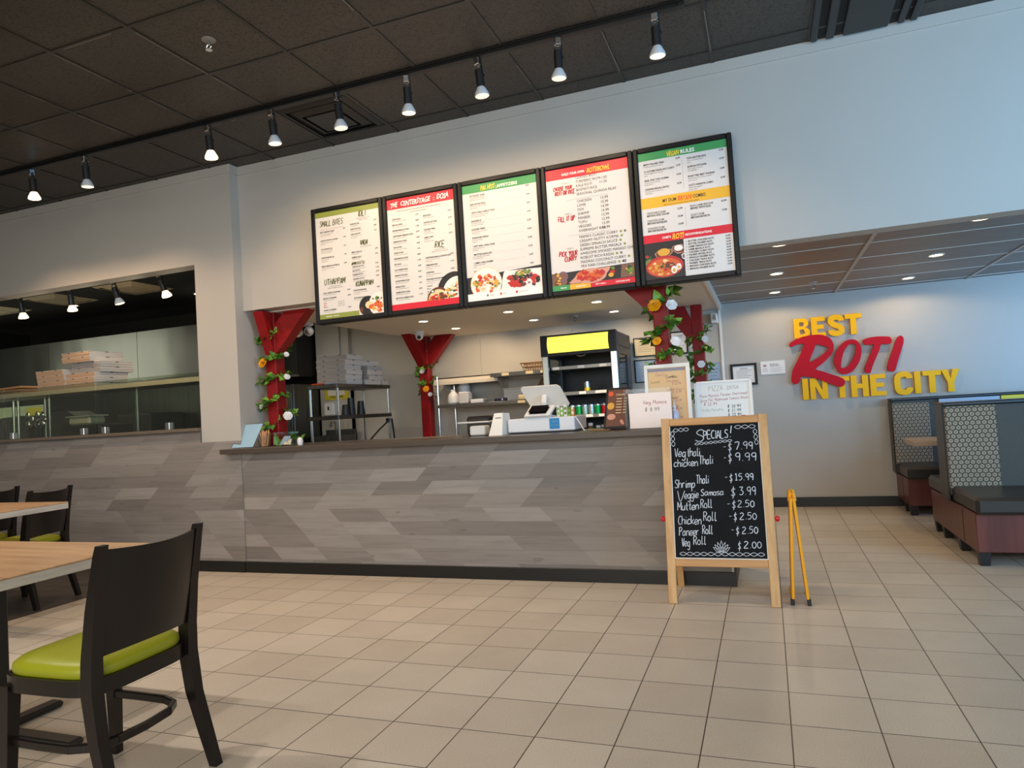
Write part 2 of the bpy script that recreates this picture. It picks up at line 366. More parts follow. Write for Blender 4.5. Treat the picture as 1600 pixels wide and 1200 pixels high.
def dup(root, loc, label, rotz=None, group=None, scale=None):
    r = root.copy(); COL.objects.link(r); r.location = loc; r['label'] = label
    if rotz is not None: r.rotation_euler = (0, 0, rotz)
    if group: r['group'] = group
    if scale: r.scale = scale
    for ch in list(root.children):
        c = ch.copy(); COL.objects.link(c); c.parent = r
        for g_ in list(ch.children):
            d = g_.copy(); COL.objects.link(d); d.parent = c
    return r
UX, UY, UZ = Vector((1, 0, 0)), Vector((0, 1, 0)), Vector((0, 0, 1))
ORD = ['first', 'second', 'third', 'fourth', 'fifth', 'sixth', 'seventh', 'eighth', 'ninth', 'tenth', 'eleventh', 'twelfth']

# ------------------------------------------------------------------ printed lettering (built-in font) and handwritten strokes
GL = {}
def load_glyphs(style, offset):
    cu = bpy.data.curves.new('g', 'FONT'); cu.size = 1; cu.resolution_u = 2; cu.offset = offset
    ob = bpy.data.objects.new('g', cu); COL.objects.link(ob)
    def ev(body):
        cu.body = body; dg = bpy.context.evaluated_depsgraph_get(); dg.update()
        me = bpy.data.meshes.new_from_object(ob.evaluated_get(dg)); vs = [(v.co.x, v.co.y) for v in me.vertices]; fs = [list(p.vertices) for p in me.polygons]
        bpy.data.meshes.remove(me); return vs, fs
    w0 = max(x for x, y in ev('HH')[0])
    for c in "ABCDEFGHIJKLMNOPQRSTUVWXYZabcdefghijklmnopqrstuvwxyz0123456789.,&-+/:'!$()*":
        vs, fs = ev(c); w = max(x for x, y in ev('H'+c+'H')[0])-w0
        GL[style, c] = (vs, fs, w)
    GL[style, ' '] = ([], [], .28)
    bpy.data.objects.remove(ob); bpy.data.curves.remove(cu)
load_glyphs('n', 0.0); load_glyphs('b', 0.022)
def twidth(s, size, style='n', cond=1.0, sp=0.0): return sum((GL[style, c][2]+sp)*size*cond for c in s)
def text(mb, s, O, U, V, x, y, size, style='n', align='l', shear=0.0, cond=1.0, sp=0.0, rot=0.0, wob=0.0):
    """write s with its baseline at x,y in the plane O,U,V"""
    w = twidth(s, size, style, cond, sp)
    cx = 0.0 if align == 'l' else (-w if align == 'r' else -w/2)
    cr, sr = math.cos(rot), math.sin(rot)
    for c in s:
        vs, fs, a = GL[style, c]
        jy = random.uniform(-wob, wob)*size; jr = 1+random.uniform(-wob, wob)
        out = []
        for gx, gy in vs:
            lx = cx+(gx+gy*shear)*size*cond; ly = gy*size*jr+jy
            X_, Y_ = x+lx*cr-ly*sr, y+lx*sr+ly*cr
            out.append(O+U*X_+V*Y_)
        mb.add(out, fs); cx += (a+sp)*size*cond
    return w
STK = {  # handwriting: strokes on a 6 x 9 grid, baseline 0, x-height 5, descender -4
 'a': "5 4,3 5,1 4,0 2,1 0,3 0,5 2;5 5,5 1,6 0", 'c': "5 4,3 5,1 4,0 2,1 0,3 0,5 1", 'e': "0 2,5 3,4 5,2 5,0 3,0 1,2 0,5 1", 'g': "5 4,3 5,1 4,0 2,1 0,3 0,5 2;5 5,5 -2,3 -4,0 -3",
 'h': "0 9,0 0;0 3,2 5,4 5,5 3,5 0", 'i': "1 5,1 1,2 0;1 7,1 7.5", 'k': "0 9,0 0;5 5,0 2;1 2.6,5 0", 'l': "1 9,1 1,2 0,3 1", 'm': "0 5,0 0;0 3,2 5,3 4,3 0;3 3,5 5,6 4,6 0", 'n': "0 5,0 0;0 3,2 5,4 5,5 3,5 0",
 'o': "2 5,0 3,0 1,2 0,4 0,5 2,4 4,2 5", 'p': "0 5,0 -4;0 3,2 5,4 5,5 3,4 1,2 0,0 1", 'r': "0 5,0 0;0 3,2 5,4 4.6", 's': "4 5,1 5,0 4,1 3,4 2,4 1,3 0,0 0", 't': "2 8,2 1,3 0,4 0;0 5,4 5", 'u': "0 5,0 1,2 0,4 1,5 3;5 5,5 0", 'd': "5 9,5 0;5 4,3 5,1 4,0 2,1 0,3 0,5 2", 'y': "0 5,2 1;5 5,1 -4", 'z': "0 5,4 5,0 0,4 0", 'w': "0 5,1 0,3 4,5 0,6 5", 'b': "0 9,0 0;0 3,2 5,4 5,5 3,4 1,2 0,0 1", 'f': "4 9,2 8,2 0;0 5,4 5",
 'S': "5 8,3 9,1 8,.5 6.4,2 5,4 4,5 2,4 .4,2 0,0 1", 'P': "0 9,0 0;0 9,3 9,5 7.5,4 5.5,2 4.5,0 4.5", 'E': "5 9,0 9,0 0,5 0;0 4.6,4 4.6", 'C': "5 8,3 9,1 7.5,0 5,0 3,1 1,3 0,5 1", 'I': "1 9,1 0", 'A': "0 0,2.5 9,5 0;1 3,4 3", 'L': "0 9,0 0,5 0",
 'U': "0 9,0 2,2.5 0,5 2,5 9", 'Z': "0 9,5 9,0 0,5 0", 'W': "0 9,1.2 0,3 6,4.8 0,6 9", 'F': "0 0,0 9,5 9;0 4.6,4 4.6", 'V': "0 9,2.5 0,5 9", 'T': "0 9,6 9;3 9,3 0", 'M': "0 0,0 9,3 3,6 9,6 0", 'R': "0 9,0 0;0 9,3 9,5 7,3 5,0 4.6;2 4.8,5 0", 'D': "0 9,0 0,3 0,5 2,5.4 5,4 8,0 9", 'H': "0 9,0 0;5 9,5 0;0 4.5,5 4.5", 'K': "0 9,0 0;5 9,0 4;1.5 5,5 0", 'O': "2.5 9,0 6,0 3,2.5 0,5 3,5 6,2.5 9", 'N': "0 0,0 9,5 0,5 9", 'Y': "0 9,2.5 5,5 9;2.5 5,2.5 0", 'B': "0 9,0 0,3 0,5 1.5,4.5 4,0 4.8;0 9,3 9,4.5 7,3 5", 'G': "5 8,3 9,1 7.5,0 5,0 3,1 1,3 0,5 1,5 4,3 4",
 '$': "5 7,3 8,1 7,1 5.5,4 3.5,4.4 2,3 1,0 2;2.7 10,2.4 -1.5", '0': "2.5 8,.5 6,.5 2,2.5 0,4.5 2,4.5 6,2.5 8", '1': "1 7,2.5 8.5,2.5 0;1 0,4 0", '2': ".5 7,2.5 8.5,4.5 7,4 5,0 0,5 0", '3': "0 8,4 8,2 5,4.5 3.5,4 1,2 0,0 .6", '5': "4.5 8.5,1 8.5,.7 5,3 5.4,4.6 3,3 .4,.4 .4", '7': "0 8.5,5 8.5,2 0", '9': "4.5 6,3 4,1 5,.6 7,2.5 8.5,4.4 7.5,4.4 3,4 0", '4': "3.5 8.5,0 3,5 3;3.6 6,3.6 0", '8': "2.5 4.6,.6 6.5,2.5 8.5,4.4 6.5,2.5 4.6,.4 2,2.5 0,4.6 2,2.5 4.6",
 '.': "1 0,1.4 .3", '-': "0 4,4 4.2", '!': "1 9,.8 3;.8 .4,1 0", ',': "1 0,.5 -1.5", ' ': "",
}
def smooth_path(p, k=4):
    if len(p) < 3: return p
    out = []
    for i in range(len(p)-1):
        a, b, c, d = p[max(i-1, 0)], p[i], p[i+1], p[min(i+2, len(p)-1)]
        for j in range(k):
            t = j/k
            out.append(tuple(.5*((2*b[q])+(-a[q]+c[q])*t+(2*a[q]-5*b[q]+4*c[q]-d[q])*t*t+(-a[q]+3*b[q]-3*c[q]+d[q])*t**3) for q in (0, 1)))
    out.append(p[-1]); return out
def ribbon(mb, pts, w, O, U, V, closed=False):
    m = len(pts); L = []; R = []
    for i, (x, y) in enumerate(pts):
        if closed: a, b = pts[i-1], pts[(i+1) % m]
        else: a, b = pts[max(i-1, 0)], pts[min(i+1, m-1)]
        dx, dy = b[0]-a[0], b[1]-a[1]; l = math.hypot(dx, dy) or 1; nx, ny = -dy/l*w/2, dx/l*w/2
        L.append(O+U*(x+nx)+V*(y+ny)); R.append(O+U*(x-nx)+V*(y-ny))
    fs = [[i, (i+1) % m, m+(i+1) % m, m+i] for i in range(m if closed else m-1)]
    mb.add(L+R, fs)
def hand(mb, s, O, U, V, x, y, size, w, slope=0.0, shear=.12, cond=1.0, gap=2.0):
    """handwriting; size = height of the nine-unit capital; returns the end x"""
    k = size/9; cx = 0.0
    for c in s:
        g = STK.get(c, ''); mx = 0
        jy = random.uniform(-.35, .35)
        for st in g.split(';'):
            if not st: continue
            pts = [tuple(float(q) for q in p.split()) for p in st.split(',')]
            mx = max(mx, max(p[0] for p in pts))
            pts = smooth_path(pts)
            pp = []
            for a, b in pts:
                X_ = (cx+a+b*shear)*k*cond; pp.append((x+X_, y+(b+jy)*k+X_*slope))
            if len(pp) > 1: ribbon(mb, pp, w*random.uniform(.85, 1.15), O, U, V)
        cx += (mx if g else 3)+gap
    return x+cx*k*cond

def hand_width(s, gap=2.0):
    w = 0
    for i, c in enumerate(s):
        g = STK.get(c, ''); mx = max([float(p.split()[0]) for st in g.split(';') if st for p in st.split(',')] or [3]); w += mx+gap
    return w-gap
def hand_fit(mb, s, O, U, V, x0, x1, y, size, w, slope=0.0, shear=.12, gap=2.0):
    """handwriting stretched to fill x0..x1"""
    return hand(mb, s, O, U, V, x0, y, size, w, slope, shear, (x1-x0)/(hand_width(s, gap)*size/9), gap)
# ================================================================== THE SETTING
def sbox(name, m, *bs, b=0.0, label=None, smooth=0):
    q = MB()
    for x in bs: q.box(*x, b)
    return struct(q.build(name, m, smooth=smooth), label)
H = 3.53
sbox('floor', 'floor_tile', (-5.0, 4.45, -3.25, 8.35, -.08, 0))
sbox('floor_left', 'dark_plank_floor', (-9.1, -5.0, -3.25, 8.35, -.08, 0))
sbox('ceiling', 'black_ceiling_tile', (-9.1, 4.45, -3.25, 5.05, H, H+.1))
q = MB(); x = -1.402
xs = [-1.402+.6096*k for k in range(-12, 10)]; ys = [3.507+.6096*k for k in range(-11, 3)]
for x in xs: q.box(x-.012, x+.012, -3.1, 4.9, H-.006, H+.01)
for y in ys: q.box(-9, 4.3, y-.012, y+.012, H-.0055, H+.01)
struct(q.build('ceiling_grid', 'black_grid', smooth=0))
q = MB()
for x0, x1, y0, y1 in ((-3.74, -3.36, 2.9, 2.904), (-3.235, -3.231, 2.95, 3.5), (-3.845, -3.841, 2.92, 3.3), (-3.84, -3.836, 3.42, 3.46), (-3.236, -3.232, 3.55, 3.75), (-3.83, -3.7, 4.113, 4.118), (-3.6, -3.56, 4.113, 4.119),
                       (-4.452, -4.449, 3.55, 3.85), (-3.845, -3.841, 3.6, 3.75), (-4.45, -4.447, 3.2, 3.3), (-.79, -.786, 4.15, 4.7), (-1.4, -1.397, 4.3, 4.6), (-.185, -.181, 4.2, 4.7), (-2.01, -2.006, 2.6, 3.3)):
    q.box(x0, x1, y0, y1, H-.0066, H-.0058)
struct(q.build('trim_7', 'grid_scuff', smooth=0), 'pale scuffs on the black ceiling grid')
# walls of the front plane
sbox('wall_front', 'wall_paint', (-4.25, 4.45, 4.90, 5.05, 2.25, H+.05), label='grey header wall above the counter')
sbox('wall_left', 'wall_paint', (-9.1, -4.68, 4.80, 4.95, 2.70, H+.05), (-4.68, -4.25, 4.80, 4.95, 0, H+.05), (-4.42, -4.25, 4.95, 5.32, 0, 2.25), (-9.1, -4.68, 4.82, 4.95, 0, 1.22))
sbox('wall_left_cladding', 'chevron_panel', (-9.1, -4.69, 4.79, 4.82, 0, 1.22), (-4.69, -4.25, 4.79, 4.80, 0, 1.122))
sbox('trim_1', 'ledge_brown', (-9.1, -4.685, 4.755, 4.99, 1.222, 1.252), b=.004, label='brown ledge of the kitchen pass')
sbox('trim_2', 'wall_paint', (-9.1, -4.25, 4.785, 4.80, H-.075, H), (-4.25, -4.235, 4.785, 4.90, H-.075, H), (-4.25, 4.3, 4.885, 4.90, H-.075, H), b=.003)
sbox('baseboard_front', 'kick_black', (-9.1, -4.25, 4.778, 4.79, 0, .092))
# ceilings behind
sbox('ceiling_counter', 'white_ceiling_paint', (-4.2, -.43, 5.05, 8.2, 2.238, 2.36), label='low pale ceiling over the counter')
sbox('trim_3', 'white_trim', (-.43, -.405, 5.05, 8.2, 2.232, 2.30))
sbox('ceiling_rear', 'grey_ceiling_panel', (-.405, 4.45, 5.05, 8.2, 2.30, 2.36), label='grey panelled ceiling of the rear dining area')
q = MB()
for k in range(6): q.box(-.405, 4.3, 5.0+.6096*k-.006+.0, 5.0+.6096*k+.006, 2.296, 2.303)
struct(q.build('trim_4', 'white_line', smooth=0))
q = MB()
for k in range(4): q.box(.775+1.2192*k-.015, .775+1.2192*k+.015, 5.05, 8.2, 2.293, 2.303)
struct(q.build('trim_5', 'pale_grid', smooth=0))
sbox('ceiling_kitchen', 'kitchen_black', (-11.6, -4.2, 4.95, 8.35, 3.0, 3.1), (-4.2, -4.1, 4.95, 8.35, 2.36, 3.1))
# rear walls
sbox('wall_back', 'wall_paint', (-.43, 4.45, 8.2, 8.35, 0, 2.36))
mat('counter_wall', '#bdb8ae', .45)
sbox('wall_back_counter', 'counter_wall', (-5.78, -.43, 8.2, 8.35, 0, 3.05))
sbox('trim_6', 'white_trim', (-.445, -.415, 8.18, 8.2, 0, 2.24), b=.004)
q = MB()
for x in (-3.4, -2.18, -.96): q.box(x-.012, x+.012, 8.192, 8.2, 1.7, 2.24)
struct(q.build('trim_8', 'counter_wall', smooth=0))
sbox('wall_kitchen', 'kitchen_black', (-11.6, -5.78, 8.2, 8.35, 0, 3.05), (-11.75, -11.6, 4.8, 8.35, 0, 3.05))
sbox('wall_kitchen_pier', 'counter_wall', (-5.80, -5.42, 8.08, 8.2, 1.8, 3.0), (-5.42, -5.30, 8.12, 8.2, 0, 3.0))
sbox('baseboard_back', 'kick_black', (-.43, 4.3, 8.185, 8.2, 0, .105))
# right-hand wall with its windows, the wall behind the viewer and the far left wall
sbox('wall_right', 'wall_paint', (4.35, 4.45, -3.25, -1.75, 0, H), (4.35, 4.45, 4.35, 5.2, 0, H), (4.35, 4.45, 7.9, 8.35, 0, H), (4.35, 4.45, -1.75, 4.35, 0, .5), (4.35, 4.45, 5.2, 7.9, 0, .7), (4.35, 4.45, -1.75, 4.35, 3.0, H), (4.35, 4.45, 5.2, 7.9, 2.28, H))
sbox('wall_rear', 'wall_paint', (-9.1, -6.2, -3.25, -3.12, 0, H), (3.0, 4.45, -3.25, -3.12, 0, H), (-6.2, 3.0, -3.25, -3.12, 0, .45), (-6.2, 3.0, -3.25, -3.12, 3.05, H))
sbox('wall_far_left', 'wall_paint', (-9.2, -9.1, -3.25, 4.95, 0, H))
q = MB()
for x in (-6.2, -3.9, -1.6, .7, 3.0): q.box(x-.03, x+.03, -3.2, -3.14, .45, 3.05)
q.box(-6.2, 3.0, -3.2, -3.14, .45, .51); q.box(-6.2, 3.0, -3.2, -3.14, 2.99, 3.05)
struct(q.build('window_1', 'black_metal', smooth=0))
q = MB()
for y in (-1.75, .3, 2.3, 4.35): q.box(4.37, 4.43, y-.03, y+.03, .5, 3.0)
struct(q.build('window_2', 'black_metal', smooth=0))
q = MB()
for y in (5.2, 6.55, 7.9): q.box(4.37, 4.43, y-.03, y+.03, .7, 2.28)
struct(q.build('window_3', 'black_metal', smooth=0))

# ================================================================== CEILING FITTINGS
def spot(name, loc, tgt, power, ang, col=(1, .80, .56), blend=.6, r=.03):
    d = bpy.data.lights.new(name, 'SPOT'); d.energy = power; d.color = col; d.spot_size = math.radians(ang); d.spot_blend = blend; d.shadow_soft_size = r
    o = bpy.data.objects.new(name, d); COL.objects.link(o); o.location = loc
    o.rotation_euler = (Vector(tgt)-Vector(loc)).to_track_quat('-Z', 'Y').to_euler(); return o
# main track
t = thing('light_track', 'long black lighting track screwed to the black tiled ceiling', 'track', (-3.3, 4.05, H-.006))
MB().box(-7.3, -.29, 4.03, 4.07, H-.032, H-.006, .004).box(-7.3, -.29, 4.012, 4.088, H-.012, H-.006, .002).build('rail', 'black_metal', t, smooth=0)
MB().box(-.32, -.285, 4.025, 4.075, H-.034, H-.006, .004).build('end_cap', 'black_plastic', t)
def track_lamp(label, bulb, group):
    t = thing('track_spotlight', label, 'spotlight', (0, 0, 0), 0, group)
    MB().box(-.02, .02, -.02, .02, -.045, 0, .004).build('track_adapter', 'chrome', t)
    q = MB(); q.tube([(.022*math.cos(a), 0, -.075+.03*math.sin(a)) for a in [2*PI*k/14 for k in range(14)]], .003, 6, closed=True)
    q.box(.02, .026, -.008, .008, -.125, -.03, .002); q.lathe([(.009, -.006), (.009, .006)], 10, (.028, 0, -.12), (1, 0, 0)); q.build('yoke', 'lamp_body', t)
    MB().lathe([(.02, -.075), (.027, -.08), (.027, -.185), (.024, -.19)], 18).build('barrel', 'lamp_body', t)
    b = MB().lathe([(.022, -.186), (.028, -.195), (.046, -.232), (.0475, -.243), (.044, -.247)], 20, cap=False).build('bulb', 'bulb_glass' if bulb != 'bulb_warm' else 'bulb_warm_low', t)
    MB().lathe([(.044, -.2465), (.03, -.251), (.0005, -.253)], 20, cap=False).build('lens', bulb, b)
    return t
LAMPX = [(-6.24, 1, 0), (-5.645, 2, 1), (-5.03, 1, 0), (-3.768, 2, 1), (-3.19, 1, 1), (-2.635, 0, 0), (-2.09, 1, 1), (-1.578, 0, 0), (-1.043, 0, 0), (-.454, 1, 0)]
lb = ['off-white unlit', 'dimly lit', 'brightly lit warm']
protoL = {}
for i, (x, st, pw) in enumerate(LAMPX):
    lab = '%s black spotlight, %s from the left on the long ceiling track' % (['unlit', 'dimly glowing', 'brightly lit'][st], ORD[i])
    if st not in protoL:
        o = track_lamp(lab, ['bulb_off', 'bulb_warm_low', 'bulb_warm'][st], 'spotlights on the long ceiling track'); protoL[st] = o; o.location = (x, 4.05, H-.032)
    else: o = dup(protoL[st], (x, 4.05, H-.032), lab)
    o.rotation_euler = (math.radians(4), math.radians(random.uniform(-3, 3)), random.uniform(-.5, .5))
    if x < -3.5 or x > -.9: spot('track_floor_light', (x, 4.06, H-.295), (x, 4.30, 0), 17.0 if x > -4 else 32.0, 128, (1.0, 0.66, 0.40), blend=.5)
    else: spot('track_menu_light', (x, 4.06, H-.295), (x, 4.75, 2.2), 23.0, 125, (1.0, 0.728, 0.457), blend=.7)
# added second track, assumed and unseen, brightening the dining tables and left side
t = thing('light_track', 'added, unseen black lighting track over the dining tables', 'track', (-3.8, 1.55, H-.006))
MB().box(-6.6, -1.2, 1.53, 1.57, H-.032, H-.006, .004).build('rail', 'black_metal', t, smooth=0)
for i, x in enumerate((-5.9, -4.7, -3.5, -2.3)):
    o = dup(protoL[2], (x, 1.55, H-.032), 'brightly lit spotlight on the added, unseen track over the tables, %s from the left' % ORD[i], group='spotlights on the added track')
    spot('added_track_light', (x, 1.58, H-.295), (x-.1, 2.9, 0), 88.9, 150, (1.0, 0.88, 0.786), blend=.9)
# recessed downlights
def downlight(label, group):
    t = thing('recessed_downlight', label, 'downlight', (0, 0, 0), 0, group)
    MB().lathe([(.062, 0), (.062, -.006), (.05, -.008), (.047, -.002)], 24, cap=False).build('trim_ring', 'white_trim', t)
    MB().lathe([(.048, -.003), (.03, -.0035), (.0005, -.004)], 24, cap=False).build('lamp', 'downlight_glow', t)
    return t
D0 = None
colname = ['left', 'middle', 'right']
for r, y in enumerate((6.55, 7.37)):
    for k, x in enumerate((-3.34, -2.38, -1.467)):
        lab = 'round recessed light in the low ceiling over the counter, %s row, %s of three' % (['front', 'rear'][r], colname[k])
        if D0 is None: D0 = downlight(lab, 'downlights over the counter'); o = D0; o.location = (x, y, 2.238)
        else: o = dup(D0, (x, y, 2.238), lab)
        spot('counter_downlight_light', (x, y, 2.21), (x, y, 0) if r == 0 else (x, 7.95, 1.3), 62 if r == 0 else 22, 114 if r == 0 else 128, (1.0, 0.77, 0.53), blend=.5)
D1 = None
for k, x in enumerate((.162, 1.385)):
    for r, y in enumerate((5.24, 6.5, 7.69)):
        lab = 'round recessed light in the grey panelled ceiling, %s column, %s from the sign wall' % (['left', 'right'][k], ['third', 'second', 'first'][r])
        o = dup(D0, (x, y, 2.30), lab, group='downlights in the grey panelled ceiling')
        spot('rear_downlight_light', (x, y, 2.28), (x, y, 0), 9.0 if r < 2 else 12.0, 116 if r < 2 else 168, (1.0, 0.729, 0.424), blend=.5 if r < 2 else .25)
# air diffusers, sprinklers, camera
def diffuser(name, label, x0, x1, y0, y1, z, m, ms, cat='vent', group=None):
    t = thing(name, label, cat, ((x0+x1)/2, (y0+y1)/2, z), 0, group); cx, cy, w = (x0+x1)/2, (y0+y1)/2, (x1-x0)/2
    MB().box(x0+.01, x1-.01, y0+.01, y1-.01, z-.004, z+.004).build('backing', ms, t, smooth=0)
    for k, (a, dz) in enumerate(((w, 0), (w*.72, .012), (w*.46, .02))):
        q = MB(); b_ = a-.055 if k < 2 else 0.0
        zz = z-.008-dz
        if k < 2:
            for (p, r_) in (((-1, -1), (1, -1)), ((1, -1), (1, 1)), ((1, 1), (-1, 1)), ((-1, 1), (-1, -1))):
                A = [(cx+p[0]*a, cy+p[1]*a, zz+.012), (cx+r_[0]*a, cy+r_[1]*a, zz+.012), (cx+r_[0]*b_, cy+r_[1]*b_, zz-.012), (cx+p[0]*b_, cy+p[1]*b_, zz-.012)]
                B = [(v[0], v[1], v[2]+.006) for v in A]
                q.add(A+B, [(0, 1, 2, 3), (7, 6, 5, 4), (0, 4, 5, 1), (2, 6, 7, 3), (1, 5, 6, 2), (3, 7, 4, 0)])
        else: q.box(cx-a, cx+a, cy-a, cy+a, zz-.004, zz+.004, .002)
        q.build('ring' if k < 2 else 'centre_plate', m, t, smooth=0)
    return t
diffuser('ceiling_vent', 'square black stepped air diffuser in the black ceiling beside the track', -3.225, -2.625, 4.122, 4.722, H, 'vent_black', 'vent_slot')
t = thing('return_grille', 'large black slotted return grille at the ceiling edge above the blue-grey wall', 'vent', (.735, 4.45, H))
MB().box(.43, 1.04, 4.13, 4.86, H-.004, H+.01).build('backing', 'vent_slot', t, smooth=0)
for x0, x1 in ((.43, .47), (.52, .57), (.62, .88), (.93, .97), (1.0, 1.04)): MB().box(x0, x1, 4.13, 4.86, H-.03, H-.004, .006).build('slat', 'vent_black', t, smooth=0)
def sprinkler(label, x, y, z, m):
    t = thing('sprinkler', label, 'sprinkler', (x, y, z))
    MB().lathe([(.04, 0), (.04, -.004), (.03, -.009), (.012, -.009)], 18, (x, y, z)).build('escutcheon', m, t)
    q = MB(); q.lathe([(.008, -.005), (.008, -.03)], 10, (x, y, z)); q.tube([(x-.008, y, z-.03), (x-.018, y, z-.045), (x, y, z-.06)], .003, 6); q.tube([(x+.008, y, z-.03), (x+.018, y, z-.045), (x, y, z-.06)], .003, 6)
    q.lathe([(.0, -.059), (.02, -.06), (.02, -.063), (.0, -.064)], 12, (x, y, z), cap=False); q.build('head', 'chrome' if m != 'white_trim' else 'shelf_steel', t)
sprinkler('dusty sprinkler head in the black tiled ceiling', -2.935, 3.196, H, 'grid_scuff')
sprinkler('small sprinkler head in the low ceiling over the counter', -1.917, 7.419, 2.238, 'white_trim')
sprinkler('small sprinkler head in the grey panelled ceiling', .503, 7.285, 2.30, 'pale_grid')
t = thing('security_camera', 'small white dome security camera in front of the rear left red post', 'camera', (-3.80, 7.33, 2.238))
MB().lathe([(.055, 0), (.058, -.03), (.05, -.045)], 20, (-3.80, 7.33, 2.238)).build('housing', 'white_plastic', t)
d = MB().ball((-3.80, 7.33, 2.178), .046, 18, 10).build('dome', 'white_plastic', t)
MB().lathe([(.022, 0), (.022, .01), (.014, .014)], 14, (-3.785, 7.293, 2.165), (.37, -.9, -.25)).build('lens', 'black_plastic', d)
t = thing('emergency_light', 'white twin-head emergency light hanging behind the front left red brace', 'emergency light', (-4.41, 5.95, 2.34))
MB().box(-4.47, -4.33, 5.93, 6.02, 2.235, 2.34, .008).box(-4.36, -4.2, 5.955, 5.995, 2.262, 2.315, .004).build('bracket', 'white_plastic', t)
for x, dx in ((-4.455, -.3), (-4.345, .25)):
    h = MB().lathe([(.02, 0), (.045, .015), (.048, .06), (.042, .064)], 18, (x, 5.96, 2.185), (dx+.25, -.85, -.35)).build('lamp_head', 'white_plastic', t)
    MB().lathe([(.041, .0645), (.02, .066), (.0005, .067)], 18, (x, 5.96, 2.185), (dx+.25, -.85, -.35), cap=False).build('lens', 'chrome', h)
    MB().tube([(x, 5.97, 2.24), (x, 5.965, 2.20)], .008, 8).build('arm', 'white_plastic', t)
t = tag(MB().box(-.52, -.447, 8.05, 8.2, 2.08, 2.19, .008).box(-.475, -.445, 8.0, 8.06, 2.11, 2.17, .01).build('wall_speaker', 'white_plastic'), 'small white wall speaker in the corner under the low ceiling edge', 'speaker')
